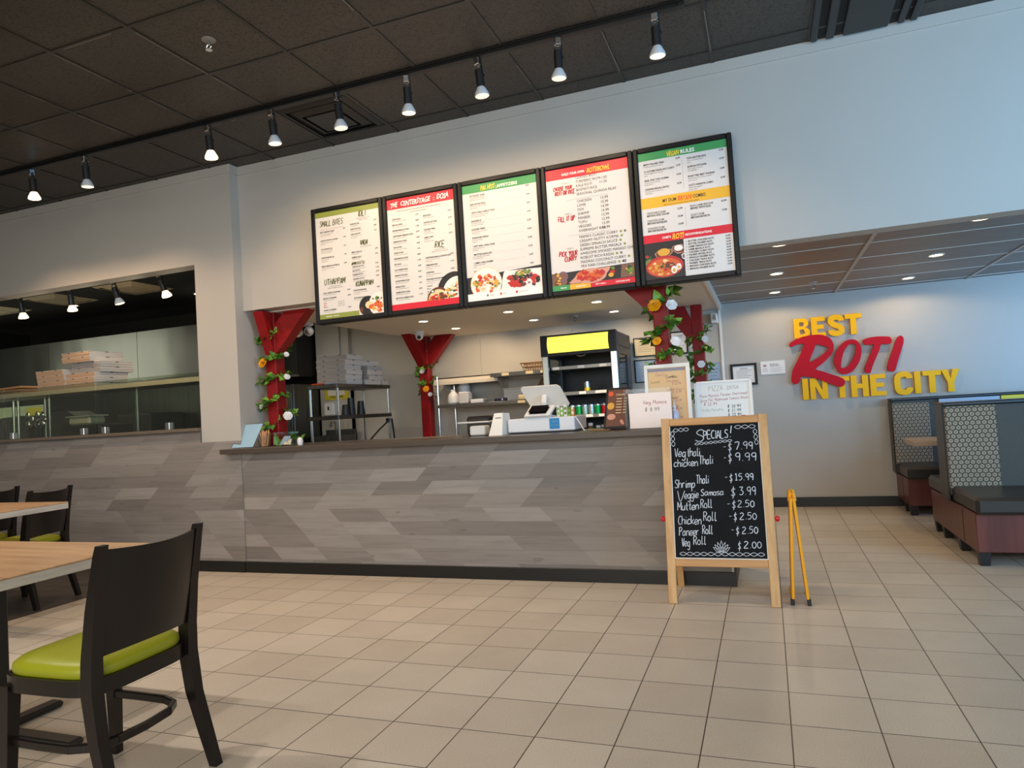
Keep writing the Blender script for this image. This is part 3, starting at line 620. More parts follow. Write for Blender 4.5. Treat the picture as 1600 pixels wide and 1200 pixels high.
# ================================================================== MENU BOARDS
PAL = ['ink_black', 'ink_grey', 'ink_red', 'ink_olive', 'ink_white', 'ink_yellow', 'ink_orange', 'band_olive', 'band_red', 'band_green', 'band_amber']
PI_ = {k: i for i, k in enumerate(PAL)}
FOOD = ['food_black', 'food_white', 'food_orange', 'food_red', 'food_green', 'food_gold', 'food_brown', 'food_cream', 'food_pink', 'food_purple', 'food_darkgreen', 'food_bowl', 'food_wood', 'ink_white', 'band_red']
FI = {k: i for i, k in enumerate(FOOD)}
ZB0, ZB1 = 2.042, 3.0
class Board:
    def __init__(s, x0, x1, label, zs=0.0):
        s.x0, s.x1, s.z0, s.z1 = x0, x1, ZB0, ZB1
        s.t = thing('menu_board', label, 'menu board', ((x0+x1)/2, 4.9, ZB0), 0, 'menu boards on the header wall')
        q = MB(); f = .036; y0, y1 = 4.800, 4.90
        q.box(x0+.002, x0+f, y0, y1, ZB0, ZB1, .006).box(x1-f, x1-.002, y0, y1, ZB0, ZB1, .006).box(x0+f, x1-f, y0, y1, ZB0, ZB0+f, .006).box(x0+f, x1-f, y0, y1, ZB1-f, ZB1, .006)
        q.build('frame', 'menu_frame', s.t)
        s.sx0, s.sx1, s.sz0, s.sz1 = x0+f, x1-f, ZB0+f, ZB1-f
        MB().box(s.sx0, s.sx1, 4.815, 4.835, s.sz0, s.sz1).build('poster', 'poster_paper', s.t, smooth=0)
        q = MB()
        for xx in (x0+.08, x1-.08): q.box(xx-.008, xx+.008, 4.87, 4.9, ZB1, ZB1+.014, .003)
        q.build('hanger', 'menu_frame', s.t)
        s.w, s.h = s.sx1-s.sx0, s.sz1-s.sz0
        s.p = MB(); s.f = MB(); s.lay = 0
    def O(s, lift): return Vector((s.sx0, 4.8145-lift, s.sz1))
    def xy(s, u, v): return u*s.w, -v*s.h
    def band(s, u0, u1, v0, v1, c, lift=.0004):
        s.p.k = PI_[c]; a = s.xy(u0, v0); b = s.xy(u1, v1); s.p.rect(s.O(lift), UX, UZ, a[0], b[0], b[1], a[1])
    def txt(s, u, v, st, size, c='ink_black', style='n', al='l', shear=0.0, cond=1.0, wob=0.0, sp=0.0, rot=0.0):
        s.p.k = PI_[c]; a = s.xy(u, v); text(s.p, st, s.O(.0010), UX, UZ, a[0], a[1], size, style, al, shear, cond, sp, rot, wob)
    def title(s, u, v, st, size, c, cond=.62): s.txt(u, v, st, size, c, 'b', 'c', .28, cond, .10, .02)
    def fit(s, u0, u1, v, st, size, c, shear=.25, wob=.06, style='b'):
        s.txt(u0, v, st, size, c, style, 'l', shear, (u1-u0)*s.w/(twidth(st, size, style)+shear*size*.5), wob)
    def brush(s, u0, u1, v, st, size, c, w=.006, shear=.2):
        s.p.k = PI_[c]; a = s.xy(u0, v); b_ = s.xy(u1, v); hand_fit(s.p, st, s.O(.0010), UX, UZ, a[0], b_[0], a[1], size, w, 0, shear)
    def line(s, u0, u1, v, c='ink_grey', t=.0012):
        s.p.k = PI_[c]; a = s.xy(u0, v); b = s.xy(u1, v); s.p.rect(s.O(.0008), UX, UZ, a[0], b[0], a[1]-t/2, a[1]+t/2)
    def vline(s, u, v0, v1, c='ink_grey', t=.001):
        s.p.k = PI_[c]; a = s.xy(u, v0); b = s.xy(u, v1); s.p.rect(s.O(.0008), UX, UZ, a[0]-t/2, a[0]+t/2, b[1], a[1])
    def item(s, u0, u1, v, name, price, desc=(), big=.0165, small=.0105, dy=None, col='ink_black', dots=False):
        s.txt(u0, v, name, big, col, 'b', cond=.82)
        if price: s.txt(u1, v-.008 if dy is None else v+dy, price, big*.95, 'ink_black', 'b', 'r', cond=.85)
        if dots: s.line(u0+.05+twidth(name, big, 'b', .82)/s.w, u1-.1, v-.003, t=.0007)
        for k, d in enumerate(desc): s.txt(u0, v+.0155*(k+1), d, small, 'ink_grey', cond=.85)
    def fd(s, c, u, v, r, ry=None, lift=.001):
        s.f.k = FI[c]; a = s.xy(u, v); s.f.disc(s.O(lift), UX, UZ, a[0], a[1], r*s.w, (ry or r)*s.w, 22)
    def fp(s, c, pts, lift=.001):
        s.f.k = FI[c]; s.f.poly([[s.xy(*p) for p in pts]], s.O(lift), UX, UZ)
    def blobs(s, u, v, ru, rv, n, cols, rmin, rmax, lift=.002, clip=None):
        for i in range(n):
            a, r = random.uniform(0, 2*PI), math.sqrt(random.random())
            uu, vv = u+ru*r*math.cos(a), v+rv*r*math.sin(a)
            if clip and not clip(uu, vv): continue
            k = random.randint(5, 7); rr = random.uniform(rmin, rmax); s.f.k = FI[random.choice(cols)]; ph = random.uniform(0, 6)
            c = s.xy(uu, vv); st = random.uniform(.5, 1)
            pts = [(c[0]+rr*s.w*math.cos(2*PI*j/k+ph)*random.uniform(.7, 1.2), c[1]+rr*s.w*st*math.sin(2*PI*j/k+ph)*random.uniform(.7, 1.2)) for j in range(k)]
            s.f.poly([pts], s.O(lift+.00003*i), UX, UZ)
    def done(s):
        s.p.build('printing', PAL, s.t, smooth=0, fixn=False)
        if s.f.f: s.f.build('food_picture', FOOD, s.t, smooth=0, fixn=False)
BX = [-3.435, -2.757, -2.100, -1.432, -.757, -.093]
def clip_disc(b, s, c, u, v, r, u1, v1, lift):
    """disc cut by the right edge u1 and the bottom edge v1 of the sheet"""
    s.f.k = FI[c]; pts = []
    for k in range(40):
        a = 2*PI*k/40; x, y = s.xy(u, v); px, py = x+r*s.w*math.cos(a), y+r*s.w*math.sin(a)
        pts.append((min(px, u1*s.w), max(py, -v1*s.h)))
    out = [p for i, p in enumerate(pts) if math.hypot(p[0]-pts[i-1][0], p[1]-pts[i-1][1]) > 1e-5]
    s.f.poly([out], s.O(lift), UX, UZ)
# --- 1: small bites
b = Board(BX[0], BX[1], 'menu board headed SMALL BITES with an olive green band, leftmost of the five')
b.band(0, 1, 0, .05, 'band_olive'); b.band(0, .62, .955, 1, 'band_olive')
b.brush(.07, .43, .135, 'SMALL BITES', .043, 'ink_olive'); b.line(.07, .45, .165, 'ink_red', .0015)
b.brush(.68, .785, .095, 'IDLI', .040, 'ink_olive')
for k in range(2): b.txt(.75, .118+.016*k, ['STEAMED RICE AND LENTIL CAKES', 'SERVED WITH SAMBAR'][k], .0105, 'ink_grey', al='c', cond=.8)
for v, nme, pr, d in ((.195, 'SPICY SAMOSA CHAAT', '8.99', ('Crushed samosa, chickpeas, yogurt', 'mint and tamarind chutney')), (.275, 'TAPIOCA POTATO BONDA', '7.99', ('Mashed potato, tapioca and spices', 'golden fried')), (.355, 'ALOO BONDA (4)', '7.99', ('Potato and onion in gram flour', 'batter served with chutney')), (.435, 'ONION PAKORA (6)', '7.99', ('Crispy onion fritters', 'in chickpea batter')), (.515, 'MEDU SAMOSA PLATTER (6)', '10.99', ('Assorted fritters, three chutneys', 'for sharing'))):
    b.item(.07, .47, v, nme, pr, d)
for v, nme, pr, d in ((.165, 'PLAIN IDLI (3)', '6.99', ('Soft steamed cakes',)), (.212, 'GHEE PODI IDLI', '8.99', ('Tossed in ghee and gunpowder',)), (.259, 'CHILLI IDLI FRY', '9.99', ('Wok tossed peppers, onion', 'and curry leaves'))): b.item(.55, .95, v, nme, pr, d)
b.brush(.69, .80, .362, 'VADA', .038, 'ink_olive'); b.txt(.77, .382, 'CRISP LENTIL DOUGHNUTS', .0105, 'ink_grey', al='c', cond=.8)
for v, nme, pr, d in ((.425, 'MEDU VADA (2)', '6.99', ('Crisp fried urad dal',)), (.472, 'SAMBAR VADA', '8.99', ('Soaked in hot sambar',))): b.item(.55, .95, v, nme, pr, d)
b.brush(.54, .735, .535, 'AMMI KOTTU', .024, 'ink_olive', .0042)
for v, nme, pr in ((.558, 'PARATHA KOTTU', '12.99'), (.595, 'IDLI KOTTU', '11.99'), (.632, 'PANEER KOTTU', '13.99'), (.672, 'CHICKEN KOTTU', '14.99')): b.item(.55, .95, v, nme, pr, ('Minced on the griddle with spices',))
b.brush(.10, .42, .685, 'UTHAPPAM', .046, 'ink_olive')
for k in range(2): b.txt(.27, .705+.016*k, ['THICK SAVOURY PANCAKES', 'SERVED WITH SAMBAR AND CHUTNEY'][k], .0105, 'ink_grey', al='c', cond=.8)
for v, nme, pr, d in ((.765, 'CHILLI ONION UTHAPPAM', '12.99', ('Green chilli, onion and coriander',)), (.815, 'MASALA UTHAPPAM', '13.99', ('Topped with potato masala',)), (.925, 'KAARA UTHAPPAM', '12.99', ('Spicy red chutney and onions',))): b.item(.07, .5, v, nme, pr, d)
for k, w_ in enumerate(('Tomato', 'Onion', 'Mixed veg')): b.txt(.07, .855+.018*k, w_, .012, 'ink_red', 'b', cond=.8); b.txt(.3, .855+.018*k, 'Add cheese 2.00', .011, 'ink_grey', cond=.8)
b.brush(.59, .85, .735, 'KUNAPPAM', .040, 'ink_olive')
for v, nme, pr, d in ((.775, 'KUZHI PANIYARAM', '9.99', ('Round dumplings, coconut chutney', 'sweet or savoury')), (.845, 'PODI PANIYARAM', '10.99', ('Tossed in gunpowder spice',))): b.item(.55, .95, v, nme, pr, d)
b.txt(.1, .982, 'VEGETARIAN    GLUTEN FREE', .012, 'ink_white', 'b', cond=.8)
clip_disc(b, b, 'food_black', .76, .925, .135, 1, 1, .001); clip_disc(b, b, 'food_white', .93, .915, .155, 1, 1, .0012)
b.fd('food_cream', .78, .915, .06, .05, .0014); b.fd('food_orange', .81, .935, .04, .03, .0016); b.fd('food_brown', .66, .955, .025, .04, .0014)
b.blobs(.9, .935, .085, .05, 34, ['food_orange', 'food_red', 'food_orange', 'food_gold'], .012, .03); b.blobs(.9, .87, .07, .02, 12, ['food_green', 'food_white', 'food_darkgreen'], .012, .028)
b.done()
# --- 2: dosa
b = Board(BX[1], BX[2], 'menu board headed THE CENTERSTAGE DOSA in white brush letters on red')
b.band(0, 1, 0, .092, 'band_red'); b.band(0, 1, .945, 1, 'band_red')
b.fit(.05, .165, .075, 'THE', .054, 'ink_white', .25, .10); b.fit(.205, .66, .072, 'CENTERSTAGE', .056, 'ink_white', .25, .10); b.txt(.70, .07, ':', .05, 'ink_white', 'b'); b.fit(.75, .93, .068, 'DOSA', .058, 'ink_white', .25, .10)
b.txt(.47, .12, 'all dosas are served with homemade sambar, fresh coconut chutney', .0165, 'ink_grey', al='c', cond=.85); b.txt(.47, .142, 'tomato and mint chutney', .0165, 'ink_grey', al='c', cond=.85)
L = ['PLAIN DOSA', 'MASALA DOSA', 'MYSORE MASALA DOSA', 'CHETTINADU MASALA DOSA', 'GHEE ROAST DOSA', 'RAVA DOSA', 'ONION DOSA', 'PODI MASALA DOSA', 'SET DOSA', 'KAL PANEER DOSA', 'PESARATTU DOSA', 'GUNPOWDER DOSA', 'SPRING DOSA', 'CHEESE PIZZA DOSA', 'MUTTON KHEEMA DOSA']
for k, nm in enumerate(L): b.item(.07, .47, .19+.0505*k, nm, '%d.99' % (9+k % 6), ('Thin crisp crepe of rice and lentil',), dy=-.014)
for v, nm, nm2, pr in ((.2, 'EGG DOSA', '', '12.99'), (.262, 'CHICKEN 65 DOSA', '', '14.99'), (.325, 'CHICKEN TIKKA', 'MASALA DOSA', '15.99'), (.395, 'LAMB CURRY', 'AND DOSA', '16.99')):
    b.item(.54, .95, v, nm, pr, (nm2, 'Served with spicy gravy') if nm2 else ('Folded with egg and onion',), dy=-.012)
b.brush(.69, .82, .492, 'RICE', .048, 'ink_olive')
for k in range(2): b.txt(.76, .512+.016*k, ['COMFORT IN A BOWL', 'SERVED WITH RAITA AND PICKLE'][k], .011, 'ink_grey', al='c', cond=.85)
for v, nm, pr in ((.575, 'CHETTINAD BASIL & CASHEW RICE', '12.99'), (.64, 'TAMARIND RICE', '11.99'), (.705, 'CURD RICE', '10.99'), (.765, 'RICE AND NOODLE MEDLEY', '')): b.item(.54, .95, v, nm, pr, ('Fragrant rice with tempered spices', 'and curry leaves'), dy=-.010)
for k, w_ in enumerate(('Vegetable', 'Paneer', 'Egg', 'Chicken')): b.txt(.54, .822+.024*k, w_, .014, 'ink_grey', 'b', cond=.85); b.txt(.74, .818+.024*k, '1%d.99' % (1+k), .014, 'ink_black', 'b', 'r', cond=.85)
clip_disc(b, b, 'food_black', .94, .88, .245, 1, .945, .001); clip_disc(b, b, 'food_white', .98, .90, .21, 1, .945, .0012); clip_disc(b, b, 'food_brown', .70, .945, .165, 1, .945, .0013); clip_disc(b, b, 'food_cream', .70, .955, .15, .86, .945, .0014)
inr = lambda u, v: u < .985 and v < .938
b.blobs(.93, .885, .12, .07, 44, ['food_red', 'food_green', 'food_cream', 'food_orange', 'food_darkgreen', 'food_gold', 'food_white'], .015, .035, clip=inr)
b.blobs(.70, .93, .11, .03, 26, ['food_orange', 'food_orange', 'food_red', 'food_brown'], .02, .04, clip=inr); b.fd('food_black', .62, .868, .035, .02, .0018); b.fd('food_white', .62, .868, .02, .012, .002)
b.done()
# --- 3: appetizers
b = Board(BX[2], BX[3], 'menu board headed PAL HITS APPETIZERS on a pale green band, third of five')
b.band(0, 1, 0, .072, 'band_green')
b.fit(.25, .45, .060, 'PAL HITS', .050, 'ink_yellow', .28, .08); b.txt(.458, .060, ':', .04, 'ink_yellow', 'b'); b.fit(.477, .75, .058, 'APPETIZERS', .032, 'ink_white', 0, 0)
L = [('POT ROAST GOBI', '8.99', 'Cauliflower florets tossed in', 'chilli yogurt and curry leaves'), ('EGG KOTHU ROLL', '9.99', 'Flaky paratha rolled with spiced', 'egg and onions'), ('* SPICY CHILLI GARLIC TOFU', '9.99', 'Wok tossed tofu, peppers, spring', 'onion and chilli garlic sauce'), ('CHICKEN 65', '9.99', 'The southern classic with', 'curry leaves and yogurt'), ('CHICKEN TIKKA', '12.99', 'Charcoal grilled, mint chutney', 'served 6 pieces'), ('TANDOORI WINGS', '14.99', 'Marinated overnight', 'chargrilled'), ('* SOFT SHELL CHILLI CRAB', '13.99', 'Crispy fried with onion', 'and pepper'), ('* MUTTON SUKKA FRY', '13.99', 'Slow cooked lamb, black pepper', 'and coconut slivers'), ('* JUMBO CHILLI SHRIMP', '14.99', 'Tossed in chilli tomato', 'sauce'), ('TANDOORI BROCCOLI', '9.99', 'Grilled with cheese and cream', 'topped with seeds')]
for k, (nm, pr, d1, d2) in enumerate(L): b.item(.10, .90, .105+.0722*k, nm, pr, (d1, d2), big=.0185, small=.0125, dots=True, dy=-.012)
b.fp('food_black', [(0, .795), (1, .76), (1, .945), (0, .945)], .0009)
b.fp('food_white', [(.5, .79), (.52, .775), (1, .785), (1, .945), (.44, .945)], .0011)
b.fd('food_cream', .26, .862, .215, .215, .0011); b.fd('food_white', .26, .862, .205, .205, .0012); b.band(0, 1, .937, 1, 'ink_white', .0016); b.p.k = 0
ir2 = lambda u, v: .79 < v < .93 and u < .97
b.blobs(.25, .862, .165, .075, 70, ['food_orange', 'food_red', 'food_brown', 'food_orange', 'food_gold', 'food_cream'], .012, .032, .0020, ir2); b.blobs(.12, .85, .05, .025, 8, ['food_gold', 'food_green'], .02, .03, .0045, ir2); b.blobs(.4, .87, .04, .03, 7, ['food_green', 'food_gold'], .015, .025, .0045, ir2)
b.blobs(.68, .86, .13, .06, 46, ['food_red', 'food_red', 'food_bowl', 'food_brown', 'food_black'], .02, .05, .0020, ir2); b.blobs(.88, .87, .07, .05, 20, ['food_red', 'food_bowl', 'food_black', 'food_purple'], .02, .045, .0024, ir2)
b.blobs(.76, .805, .10, .025, 30, ['food_green', 'food_cream', 'food_gold', 'food_green'], .012, .026, .0050, ir2); b.blobs(.78, .845, .09, .015, 14, ['food_darkgreen', 'food_black'], .014, .028, .0044, ir2)
for u, c, w_ in ((.27, 'ink_grey', 'Vegan'), (.45, 'ink_orange', 'Spicy'), (.66, 'ink_red', 'Sweet & hot')):
    b.p.k = PI_[c]; a = b.xy(u, .966); b.p.disc(b.O(.002), UX, UZ, a[0], a[1]+.004, .009); b.p.k = PI_['ink_grey']; text(b.p, w_, b.O(.002), UX, UZ, a[0]+.016, a[1], .015)
b.done()
# --- 4: build your own
b = Board(BX[3], BX[4], 'menu board headed BUILD YOUR OWN ROTI/BOWL on a red band')
b.band(0, 1, 0, .088, 'band_red')
b.fit(.20, .48, .062, 'BUILD YOUR OWN', .0255, 'ink_white', 0, 0); b.fit(.505, .79, .068, 'ROTI/BOWL', .046, 'ink_yellow', .28, .06)
b.txt(.24, .135, 'STEP 1', .018, 'ink_grey', al='c'); b.brush(.085, .315, .178, 'CHOOSE YOUR', .026, 'ink_red', .0055); b.brush(.105, .345, .218, 'ROTI OR RICE', .029, 'ink_red', .006)
def rows(L, v0, dv, sz, prices=(), uprice=.745, mk=()):
    for k, nm in enumerate(L):
        b.txt(.368, v0+dv*k, nm, sz, 'ink_black', 'n', cond=.92)
        if k < len(prices) and prices[k]: b.txt(uprice, v0+dv*k, prices[k], sz, 'ink_black', 'n', 'r', cond=.95)
rows(['CLASSIC ROTI', 'TURMERIC ROTI', 'KALE ROTI', 'BASMATI RICE', 'SEASONAL QUINOA PILAF'], .105, .034, .0265, ['', '+1.00', '+1.00', '', ''])
b.line(.24, .75, .268)
b.txt(.25, .388, 'STEP 2', .018, 'ink_grey', al='c'); b.brush(.125, .325, .436, 'FILL IT UP', .034, 'ink_red', .0068)
rows(['CHICKEN', 'LAMB', 'FISH', 'SHRIMP', 'PANEER', 'TOFU', 'VEGGIES', 'OVERNIGHT RIBS'], .300, .0345, .0275, ['13.99', '15.99', '14.99', '14.99', '13.99', '12.99', '13.99', '14.99'])
b.line(.24, .75, .56)
b.txt(.25, .672, 'STEP 3', .018, 'ink_grey', al='c'); b.brush(.11, .33, .722, 'PICK YOUR', .034, 'ink_red', .0065); b.brush(.175, .317, .765, 'CURRY', .033, 'ink_red', .0065)
CUR = ["MAMA'S CLASSIC CURRY", 'CREAMY NUTTY KORMA', 'GREEN SPINACH SAUCE', 'SUPREME BUTTER MASALA', 'AWESOME SMOKED MANGO CHILLY', 'ROBUST RICH KADAI', 'MADRAS COCONUT CURRY', 'MIX KARI CHALLENGE']
rows(CUR, .592, .034, .0275)
for k, nm in enumerate(CUR):
    w_ = .368+twidth(nm, .0275, 'n', .92)/b.w
    for j in range([2, 1, 1, 1, 1, 2, 2, 2][k]):
        if w_+.05+.06*j > .97: continue
        b.p.k = PI_['band_olive' if j == 0 else 'ink_grey']; a = b.xy(w_+.035+.05*j, .592+.034*k); b.p.disc(b.O(.001), UX, UZ, a[0], a[1]+.009, .009, n=12)
b.txt(.86, .592+.034*7, '+3', .0275, 'ink_black', 'b')
b.fp('food_black', [(0, .857), (1, .842), (1, .955), (0, .955)], .0009)
b.fp('food_wood', [(0, .862), (.16, .862), (.19, .93), (.17, .955), (0, .955)], .0011); b.fd('food_purple', .14, .885, .062, .062, .0013); b.fd('food_wood', .14, .883, .045, .04, .0014); b.blobs(.06, .91, .05, .05, 12, ['food_gold', 'food_brown'], .015, .03, .0016, lambda u, v: v < .948 and u > .015)
b.fp('food_wood', [(.85, .848), (1, .848), (1, .95), (.83, .95)], .0011); b.blobs(.93, .885, .06, .04, 16, ['food_green', 'food_gold', 'food_darkgreen'], .015, .035, .0016, lambda u, v: .86 < v < .94 and u < .97)
b.fp('food_pink', [(.21, .945), (.36, .858), (.72, .850), (.70, .88), (.60, .950), (.24, .952)], .0012); b.fd('food_pink', .48, .905, .19, .09, .0013)
b.blobs(.47, .90, .15, .045, 60, ['food_red', 'food_orange', 'food_bowl', 'food_red', 'food_orange'], .018, .04, .0020, lambda u, v: .862 < v < .948); b.fd('food_red', .74, .895, .03, .028, .0016); b.fd('food_gold', .72, .918, .032, .025, .0018); b.fp('food_green', [(.72, .86), (.76, .852), (.77, .872), (.74, .885)], .0016)
b.band(0, .22, .955, 1, 'band_green'); b.band(.22, .47, .955, 1, 'band_amber'); b.band(.47, 1, .955, 1, 'band_red')
b.txt(.1, .983, 'VEGAN', .014, 'ink_white', 'b'); b.txt(.29, .983, 'GLUTEN FREE', .013, 'ink_white', 'b', cond=.9); b.txt(.53, .983, 'SPICY LEVEL 1', .014, 'ink_white', 'b', cond=.9); b.txt(.77, .983, 'CONTAINS NUTS', .014, 'ink_white', 'b', cond=.9)
b.done()
# --- 5: vegan rules
b = Board(BX[4], BX[5], 'menu board headed VEGAN RULES with green, amber and red bands, rightmost of five')
b.band(0, 1, 0, .062, 'band_green'); b.fit(.33, .475, .054, 'VEGAN', .046, 'ink_yellow', .2, .06); b.fit(.487, .647, .050, 'RULES', .036, 'ink_white', 0, 0)
for v, nm, pr, d in ((.10, 'MINTY FALAFEL TIKKI', '12.99', ('Chickpea patties, mint, lettuce',)), (.155, "'A' AUTUMN EGGPLANT CURRY", '13.99', ('Roasted eggplant in a coconut', 'sauce')), (.225, 'BASIL AND TOFU KORMA', '13.99', ('Cashew sauce with fresh', 'basil and lime')), (.295, 'CHANNA MASALA BOWL', '12.99', ('Chickpeas slow cooked in an', 'onion gravy'))): b.item(.06, .48, v, nm, pr, d, big=.0175, small=.0125, dy=-.012)
for v, nm, pr, d in ((.105, 'TOFU BUTTER RICE', '13.99', ('Tofu in a tomato cashew', 'sauce')), (.17, 'QUINOA KITCHARI', '13.99', ('Lentil, quinoa, turmeric', 'and vegetables')), (.245, 'ROAST RED BEET THORAN', '13.99', ('Shaved beets with coconut, mustard', 'and curry leaf')), (.315, 'GUTTI VANKAYA CURRY', '13.99', ('Stuffed baby eggplant', 'peanut sauce'))): b.item(.555, .96, v, nm, pr, d, big=.0175, small=.0125, dy=-.022)
b.vline(.5, .10, .32); b.band(0, 1, .355, .44, 'band_amber')
b.fit(.25, .408, .407, 'MY DUM', .032, 'ink_black', 0, 0); b.fit(.42, .585, .412, 'BIRYANI', .047, 'ink_orange', .2, .07); b.fit(.592, .737, .407, 'COMBO', .032, 'ink_black', 0, 0)
b.txt(.46, .433, 'SERVED WITH RAITA, SALAN, PAPAD AND DESSERT', .0115, 'ink_black', al='c', cond=.9)
for v, nm, n2, pr in ((.485, 'VEGETABLE DUM', 'BIRYANI AND GULAB', '13.99'), (.545, 'CHICKEN DUM', 'BIRYANI BONELESS', '15.99'), (.605, 'CHICKEN DUM', 'BIRYANI BONE IN', '14.99')): b.txt(.06, v, nm, .0185, 'ink_grey', 'b', cond=.9); b.txt(.06, v+.02, n2, .0185, 'ink_black', 'b', cond=.85); b.txt(.47, v-.006, pr, .018, 'ink_black', 'b', 'r', cond=.9)
for v, nm, n2, pr in ((.475, 'RICH LAMB BIRYANI', 'SERVED WITH EGG', '16.99'), (.545, 'GOAT DUM', 'BIRYANI BONE IN', '17.99')): b.txt(.555, v, nm, .0185, 'ink_grey', 'b', cond=.9); b.txt(.555, v+.02, n2, .0185, 'ink_black', 'b', cond=.85); b.txt(.955, v-.004, pr, .018, 'ink_black', 'b', 'r', cond=.9)
b.vline(.5, .47, .62); b.band(0, 1, .648, .712, 'band_red')
b.fit(.218, .318, .690, "CHEF'S", .021, 'ink_white', 0, 0); b.fit(.330, .468, .703, 'ROTI', .054, 'ink_yellow', .25, .06); b.fit(.478, .775, .690, 'RECOMMENDATIONS', .021, 'ink_white', 0, 0)
L = ['BUTTER CHICKEN ROTI', 'BUTTER PANEER ROTI', 'LAMB VINDALOO ROTI', 'LAMB MASALA ROTI', 'CHICKEN CURRY ROTI', 'PANEER SPICED ROTI', 'SPINACH PANEER ROTI', 'CHICKEN TIKKA ROTI', 'PANEER TIKKA ROTI', 'MANGO CHICKEN ROTI', 'MANGO PANEER ROTI']
for k, nm in enumerate(L):
    v = .742+.0213*k; b.p.k = PI_['ink_black']; a = b.xy(.485, v); b.p.disc(b.O(.001), UX, UZ, a[0], a[1]+.006, .003, n=8)
    b.txt(.505, v, nm, .0175, 'ink_black', 'b', cond=.90); b.txt(.97, v-.004, ['15.99', '14.99', '16.99', '16.99', '14.99', '14.99', '14.99', '15.99', '14.99', '15.99', '14.99'][k], .016, 'ink_black', 'b', 'r', cond=.9)
b.fp('food_black', [(0, .712), (.455, .712), (.455, 1), (0, 1)], .0009)
b.fp('food_pink', [(.12, .80), (.17, .775), (.30, .775), (.33, .80), (.25, .85), (.15, .84)], .0012); b.fp('food_brown', [(.13, .80), (.17, .78), (.30, .78), (.32, .80), (.25, .842), (.15, .835)], .0013); b.fd('food_gold', .225, .795, .07, .045, .0015)
b.fp('food_pink', [(.31, .78), (.34, .755), (.44, .75), (.455, .77), (.455, .815), (.38, .82)], .0012); b.fp('food_brown', [(.32, .78), (.34, .76), (.44, .755), (.453, .77), (.453, .81), (.38, .814)], .0013); b.fd('food_white', .395, .776, .05, .035, .0015); b.fp('food_white', [(.42, .83), (.455, .82), (.455, .87), (.43, .86)], .0013); b.fp('food_purple', [(.43, .835), (.455, .827), (.455, .862), (.435, .855)], .0014)
b.fp('food_green', [(.01, .85), (.06, .835), (.1, .86), (.05, .885), (.01, .88)], .0013); b.fp('food_darkgreen', [(.02, .82), (.08, .81), (.09, .84), (.03, .85)], .0012); b.fd('food_bowl', .03, .815, .02, .015, .0014)
b.fd('food_bowl', .225, .905, .215, .125, .0016); b.fd('food_orange', .225, .912, .19, .105, .0018)
b.blobs(.22, .915, .165, .055, 70, ['food_orange', 'food_gold', 'food_orange', 'food_cream', 'food_gold'], .012, .03, .0020); b.blobs(.27, .905, .08, .03, 22, ['food_brown', 'food_purple', 'food_red', 'food_darkgreen'], .012, .028, .0045)
b.fd('food_white', .33, .94, .035, .045, .0058); b.fd('food_gold', .33, .945, .018, .022, .0060); b.fd('food_white', .385, .92, .03, .038, .0056); b.fd('food_gold', .385, .925, .014, .018, .0060)
b.done()
# ================================================================== SERVICE COUNTER
CT = 1.055
t = thing('service_counter', 'long service counter faced in grey chevron wood-look planks', 'counter', (-2.2, 5.05, 0))
MB().box(-4.25, -.28, 4.80, 4.83, .0, 1.012).box(-.31, -.28, 4.83, 5.38, 0, 1.012).build('front_panel', 'chevron_panel', t, smooth=0)
MB().box(-4.25, -.31, 4.83, 5.38, .02, 1.0).build('body', 'kitchen_dark', t, smooth=0)
MB().box(-4.40, -.12, 4.70, 4.78, 1.013, CT, .003).box(-4.24, -.12, 4.78, 5.42, 1.013, CT, .003).build('countertop', 'counter_top', t, smooth=0)
MB().box(-4.25, -.262, 4.782, 4.80, 0, .092, .002).box(-.28, -.262, 4.80, 5.38, 0, .092, .002).build('kick_strip', 'kick_black', t, smooth=0)
MB().box(-.29, -.274, 4.792, 4.808, .092, 1.012).build('corner_trim', 'shelf_steel', t, smooth=0)

# ================================================================== RED POSTS WITH GARLANDS
def post(label, x0, x1, y0, y1, z0, z1, braces):
    t = thing('timber_post', label, 'post', ((x0+x1)/2, (y0+y1)/2, z0))
    MB().box(x0, x1, y0, y1, z0, z1, .006).build('upright', 'red_post', t)
    cx, cy = (x0+x1)/2, (y0+y1)/2
    for kind, tip, zl, zt in braces:
        w = (y1-y0) if kind == 'x' else (x1-x0); w *= .9; q = MB(); h = .12
        if kind == 'x':
            s = 1 if tip > cx else -1; xa = x1 if s > 0 else x0
            pr = [(xa, zl), (xa, zl+.27), (tip-s*.24, zt), (tip, zt)]
            q.poly([pr], (0, cy-w/2, 0), UX, UZ, w, UY)
        else:
            s = 1 if tip > cy else -1; ya = y1 if s > 0 else y0
            pr = [(ya, zl), (ya, zl+.27), (tip-s*min(.24, abs(tip-ya)*.9), zt), (tip, zt)]
            q.poly([pr], (cx-w/2, 0, 0), UY, UZ, w, UX)
        q.build('brace', 'red_post', t)
    return t
post('red post at the left end of the counter, with two braces', -4.165, -4.055, 5.05, 5.18, CT, 2.238, [('x', -3.70, 1.86, 2.236), ('y', 4.91, 1.86, 2.236)])
post('red post against the rear left corner of the counter area', -4.10, -3.975, 7.85, 7.975, 0, 2.238, [('x', -3.62, 1.83, 2.236), ('y', 7.42, 1.83, 2.236)])
post('red post on the counter below the rightmost menu boards', -.725, -.625, 5.05, 5.17, CT, 2.238, [('x', -1.08, 1.86, 2.236)])
post('red post by the rear wall certificates, right of the drinks cooler', -.69, -.575, 7.55, 7.67, 0, 2.238, [('x', -.99, 1.82, 2.236)])
